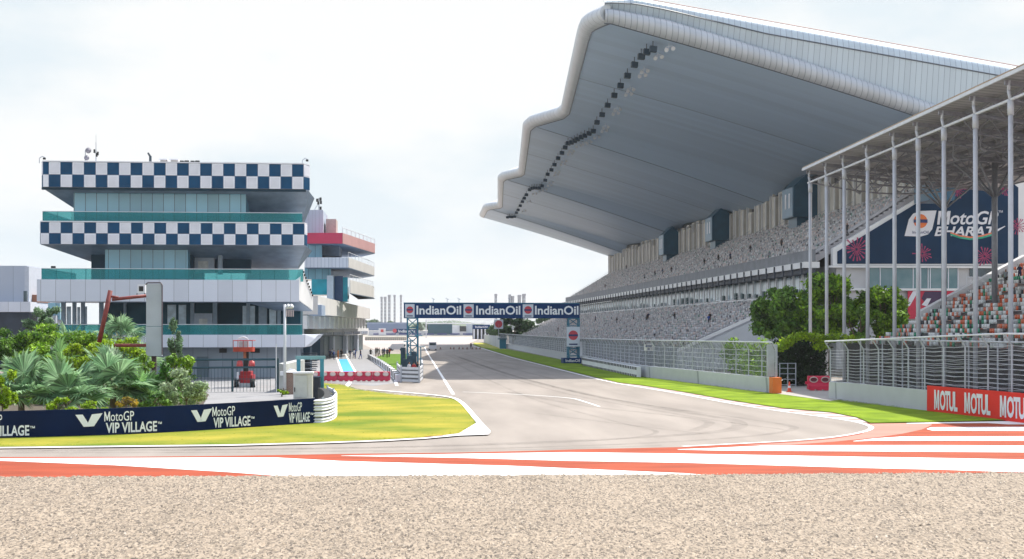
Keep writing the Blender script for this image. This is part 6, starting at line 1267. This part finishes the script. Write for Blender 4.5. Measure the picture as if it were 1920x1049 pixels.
for k, x in enumerate((826, 845, 851, 861, 868, 876, 886, 893, 900)):
    q = at_g(x, 655.3); b = MB(); b.tube((0, 0, 0), (0, 0, .08), .28, 8); b.tube((0, 0, .08), (0, 0, .55), .2, 8, .08)
    if mk is None: mk = b.build('marker_cone', mat('cone_far', (.26, .14, .12), .6), local=True, label='one of the tiny markers in the row across the far track', cat='marker', group='markers across the far track'); mk.location = q
    else: c = mk.copy(); COL.objects.link(c); c.location = q
DFAR = 900.0
def fbox(x0, x1, yt_, yb_, D, dep, name, m, label, cat, parent=None):
    a = WD(x0, yt_, D); b = WD(x1, yb_, D); mb = MB(); mb.box(a.x, b.x, a.y, a.y + dep, max(b.z, 0), a.z)
    return mb.build(name, m, parent) if parent else mb.build(name, m, label=label, cat=cat)
t = empty('screen_wall', WD(825, 615, DFAR) - UP * CAMH, 'far white advertising wall with a large teal screen seen under the gantry', 'advertising wall')
fbox(690, 922, 621, 631, DFAR, 2, 'wall', mat('far_wall_white', (.55, .55, .58), .7, .1, .05), '', '', t); fbox(802, 848, 608, 627, DFAR - 2, 1, 'screen', mat('far_screen', (.005, .07, .11), .3, .1, .1), '', '', t); fbox(862, 874, 612, 622, DFAR - 3, 1, 'screen', BLACK, '', '', t)
fbox(848, 862, 610, 629, DFAR - 1, 1, 'ad_panel', WHITE, '', '', t); fbox(874, 888, 608, 629, DFAR - 1, 1, 'ad_panel', mat('ad_pale', (.5, .55, .62), .6), '', '', t)
for k in range(9): fbox(700 + k * 24, 718 + k * 24, 625.5, 628, DFAR - 3, .5, 'ad_strip', mat('ad_navy', (.05, .06, .22), .6), '', '', t)
fbox(710, 723, 616, 628, DFAR - 4, .5, 'ad_panel', WHITE, '', '', t); fbox(714, 719, 618, 623, DFAR - 4.6, .4, 'ad_mark', mat('ad_red', (.6, .05, .06), .6), '', '', t)
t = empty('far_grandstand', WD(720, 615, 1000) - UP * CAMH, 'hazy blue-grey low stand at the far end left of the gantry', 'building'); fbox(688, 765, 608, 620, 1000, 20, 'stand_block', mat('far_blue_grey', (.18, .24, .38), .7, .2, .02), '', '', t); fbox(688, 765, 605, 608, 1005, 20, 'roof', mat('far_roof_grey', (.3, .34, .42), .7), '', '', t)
t = empty('far_sign_gantry', WD(760, 615, 800) - UP * CAMH, 'distant blue IndianOil sign seen through the left gantry tower', 'sign'); fbox(741, 783, 617, 625.5, 800, 1, 'sign_board', BLUE, '', '', t); 
mb = MB(); text_on(mb, 'IndianOil', lambda u, w: WD(u, w, 799.4), 747, 778, 624, 618.6, .02); mb.build('lettering', WHITE, t); c = WD(740, 620.5, 799.2); mb = MB(); disc2(mb, c, 1.3, 16); mb.build('roundel', REDL, t)
for x in (745, 778): mb = MB(); q = WD(x, 624, 800); mb.tube((q.x, q.y, 0), q, .2, 5); mb.build('post', STEEL, t)
t = empty('far_pavilion', WD(902, 615, 620) - UP * CAMH, 'small far pavilion with a blue sign over dark bays and white piers', 'building'); fbox(887, 919, 609, 617.5, 620, 8, 'sign_board', BLUE, '', '', t); fbox(887, 919, 617.5, 637, 622, 6, 'bay', BLACK, '', '', t)
for x in (889, 896, 903, 910, 917): fbox(x - 1.3, x + 1.3, 617.5, 636.5, 619, 1, 'pier', WHITE, '', '', t)
mb = MB(); text_on(mb, 'IndianOil', lambda u, w: WD(u, w, 619.2), 891, 914, 615.2, 611.4, .02); mb.build('lettering', WHITE, t)
t = empty('lighting_truss', WD(860, 615, 700) - UP * CAMH, 'long thin white truss frame on posts behind the gantry', 'truss'); mb = MB()
for y in (599.5, 607): mb.tube(WD(798, y, 700), WD(932, y, 700), .22, 4)
mb.build('chord', STEEL_L, t); mb = MB()
for k in range(16): x = 798 + k * 8.93; mb.tube(WD(x, 599.5 if k % 2 else 607, 700), WD(min(x + 8.93, 932), 607 if k % 2 else 599.5, 700), .14, 4)
mb.build('web', STEEL_L, t, kind='stuff')
for x in (799, 931): mb = MB(); q = WD(x, 599, 700); mb.tube((q.x, q.y, 0), q, .3, 5); mb.build('post', STEEL_L, t)
t = empty('sign_post', WD(935, 615, 420) - UP * CAMH, 'round topped sign on a pole beside the far trees', 'sign'); mb = MB(); q = WD(935, 608, 420); mb.tube((q.x, q.y, 0), q, .12, 6); mb.build('pole', STEEL, t); mb = MB(); disc2(mb, q + Vector((0, -.1, 0)), 1.2, 18); mb.build('sign_face', REDL, t); mb = MB(); mb.box(q.x - 1.5, q.x + 1.5, q.y, q.y + .1, q.z - 1.6, q.z + 1.5); mb.build('sign_panel', WLOGO, t)
# marshal hut and slanting fence at the far right edge
t = empty('marshal_hut', WD(943, 615, 330) - UP * CAMH, 'small teal marshal tower at the far right edge of the track', 'hut'); fbox(937, 949, 637, 655, 332, 1.4, 'cabin', TEALP, '', '', t); fbox(934, 951, 634.5, 637, 331.5, 2, 'roof', mat('hut_roof', (.1, .18, .24), .5), '', '', t)
mb = MB(); a, b = WD(907, 633, 480), WD(936, 646, 345); mb.prism([Vector((a.x, a.y, 0)), Vector((b.x, b.y, 0)), Vector((b.x, b.y, 3.2)), Vector((a.x, a.y, 3.0))], (.3, 0, 0)); mb.build('catch_fence', mat('far_fence_grey', (.33, .36, .40), .6, .3, .5, stretch=(1, 1, .2)), label='grey slanting catch fence at the far right of the straight', cat='fence')
# slatted timber wall beyond the pit lane
t = empty('palisade', WD(720, 615, 560) - UP * CAMH, 'pale slatted fence beyond the pit lane group', 'fence'); fbox(684, 762, 632, 643, 560, .5, 'panel', mat('palisade_pale', (.50, .46, .38), .8, .1), '', '', t)
mb = MB()
for k in range(20): a = WD(686 + k * 3.9, 633.5, 559.6); b = WD(687.2 + k * 3.9, 641.5, 559.6); mb.box(a.x, b.x, a.y - .1, a.y, b.z, a.z)
mb.build('slats', mat('slat_grey', (.25, .25, .24), .8), t, kind='stuff')
# trees far off
for k, (x, yt_, yb_, w, D, lb_) in enumerate([(962, 592, 640, 56, 430, 'hazy tree beside the far end of the grandstand'), (990, 597, 640, 44, 440, 'hazy tree tucked against the grandstand’s far end'), (938, 602, 636, 40, 500, 'pale green far tree right of the pavilion'), (925, 610, 634, 24, 560, 'smallest pale far tree by the pavilion')]):
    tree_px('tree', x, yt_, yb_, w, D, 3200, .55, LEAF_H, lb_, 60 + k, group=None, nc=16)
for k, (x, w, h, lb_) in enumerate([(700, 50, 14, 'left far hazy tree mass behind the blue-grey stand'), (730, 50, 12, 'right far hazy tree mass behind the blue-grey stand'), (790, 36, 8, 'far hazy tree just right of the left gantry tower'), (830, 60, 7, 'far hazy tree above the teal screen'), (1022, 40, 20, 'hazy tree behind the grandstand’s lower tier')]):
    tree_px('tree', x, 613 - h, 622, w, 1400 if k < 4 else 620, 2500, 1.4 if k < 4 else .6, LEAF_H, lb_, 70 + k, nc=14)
# towers on the skyline
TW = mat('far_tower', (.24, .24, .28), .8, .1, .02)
def tower(x0, x1, yt_, D, label, parts=True):
    a = WD(x0, yt_, D); b = WD(x1, 612, D); root = empty('tower_block', ((a.x + b.x) / 2, a.y, 0), label, 'tower block'); mb = MB(); mb.box(a.x, b.x, a.y, a.y + 25, 0, a.z); o = mb.build('wall', TW, root); mb = MB(); w = b.x - a.x
    mb.box(a.x - .1 * w, b.x + .1 * w, a.y - 1, a.y + 24, a.z, a.z + 4); mb.build('roof', TW, root); mb = MB()
    for k in range(int((a.z - 20) / 7)): mb.box(a.x + w * .1, a.x + w * .9, a.y - .4, a.y, 20 + k * 7, 23 + k * 7)
    mb.build('windows', mat('far_tower_window', (.35, .38, .42), .4), root, kind='stuff')
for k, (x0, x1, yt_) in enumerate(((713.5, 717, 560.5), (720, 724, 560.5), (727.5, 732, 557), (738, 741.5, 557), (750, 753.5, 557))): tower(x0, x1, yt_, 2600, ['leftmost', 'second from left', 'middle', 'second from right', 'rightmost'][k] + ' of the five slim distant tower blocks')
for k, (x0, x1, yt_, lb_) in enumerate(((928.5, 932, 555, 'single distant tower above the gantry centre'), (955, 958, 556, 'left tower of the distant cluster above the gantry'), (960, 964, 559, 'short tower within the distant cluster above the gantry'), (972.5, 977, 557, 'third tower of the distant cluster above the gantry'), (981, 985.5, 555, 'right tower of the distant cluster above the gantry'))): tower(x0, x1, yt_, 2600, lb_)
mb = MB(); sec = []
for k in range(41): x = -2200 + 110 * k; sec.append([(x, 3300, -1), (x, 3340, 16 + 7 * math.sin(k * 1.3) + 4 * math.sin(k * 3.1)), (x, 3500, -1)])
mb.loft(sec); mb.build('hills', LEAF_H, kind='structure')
# haze over the whole place
mb = MB(); mb.box(-2600, 2600, -120, 3700, -1, 150); hz = mb.build('haze', mat('haze_tmp', (1, 1, 1)), origin=(0, 0, 0), kind='stuff')
hm = bpy.data.materials.new('haze'); hm.use_nodes = True; hn = hm.node_tree; hn.nodes.clear(); ho = hn.nodes.new('ShaderNodeOutputMaterial'); hv = hn.nodes.new('ShaderNodeVolumePrincipled'); hv.inputs['Color'].default_value = (.93, .96, 1, 1); hv.inputs['Density'].default_value = .00010; hv.inputs['Anisotropy'].default_value = .2
hn.links.new(hv.outputs[0], ho.inputs['Volume']); hz.data.materials.clear(); hz.data.materials.append(hm)
hz['label'] = 'thin pale haze over the whole circuit'; hz['category'] = 'haze'
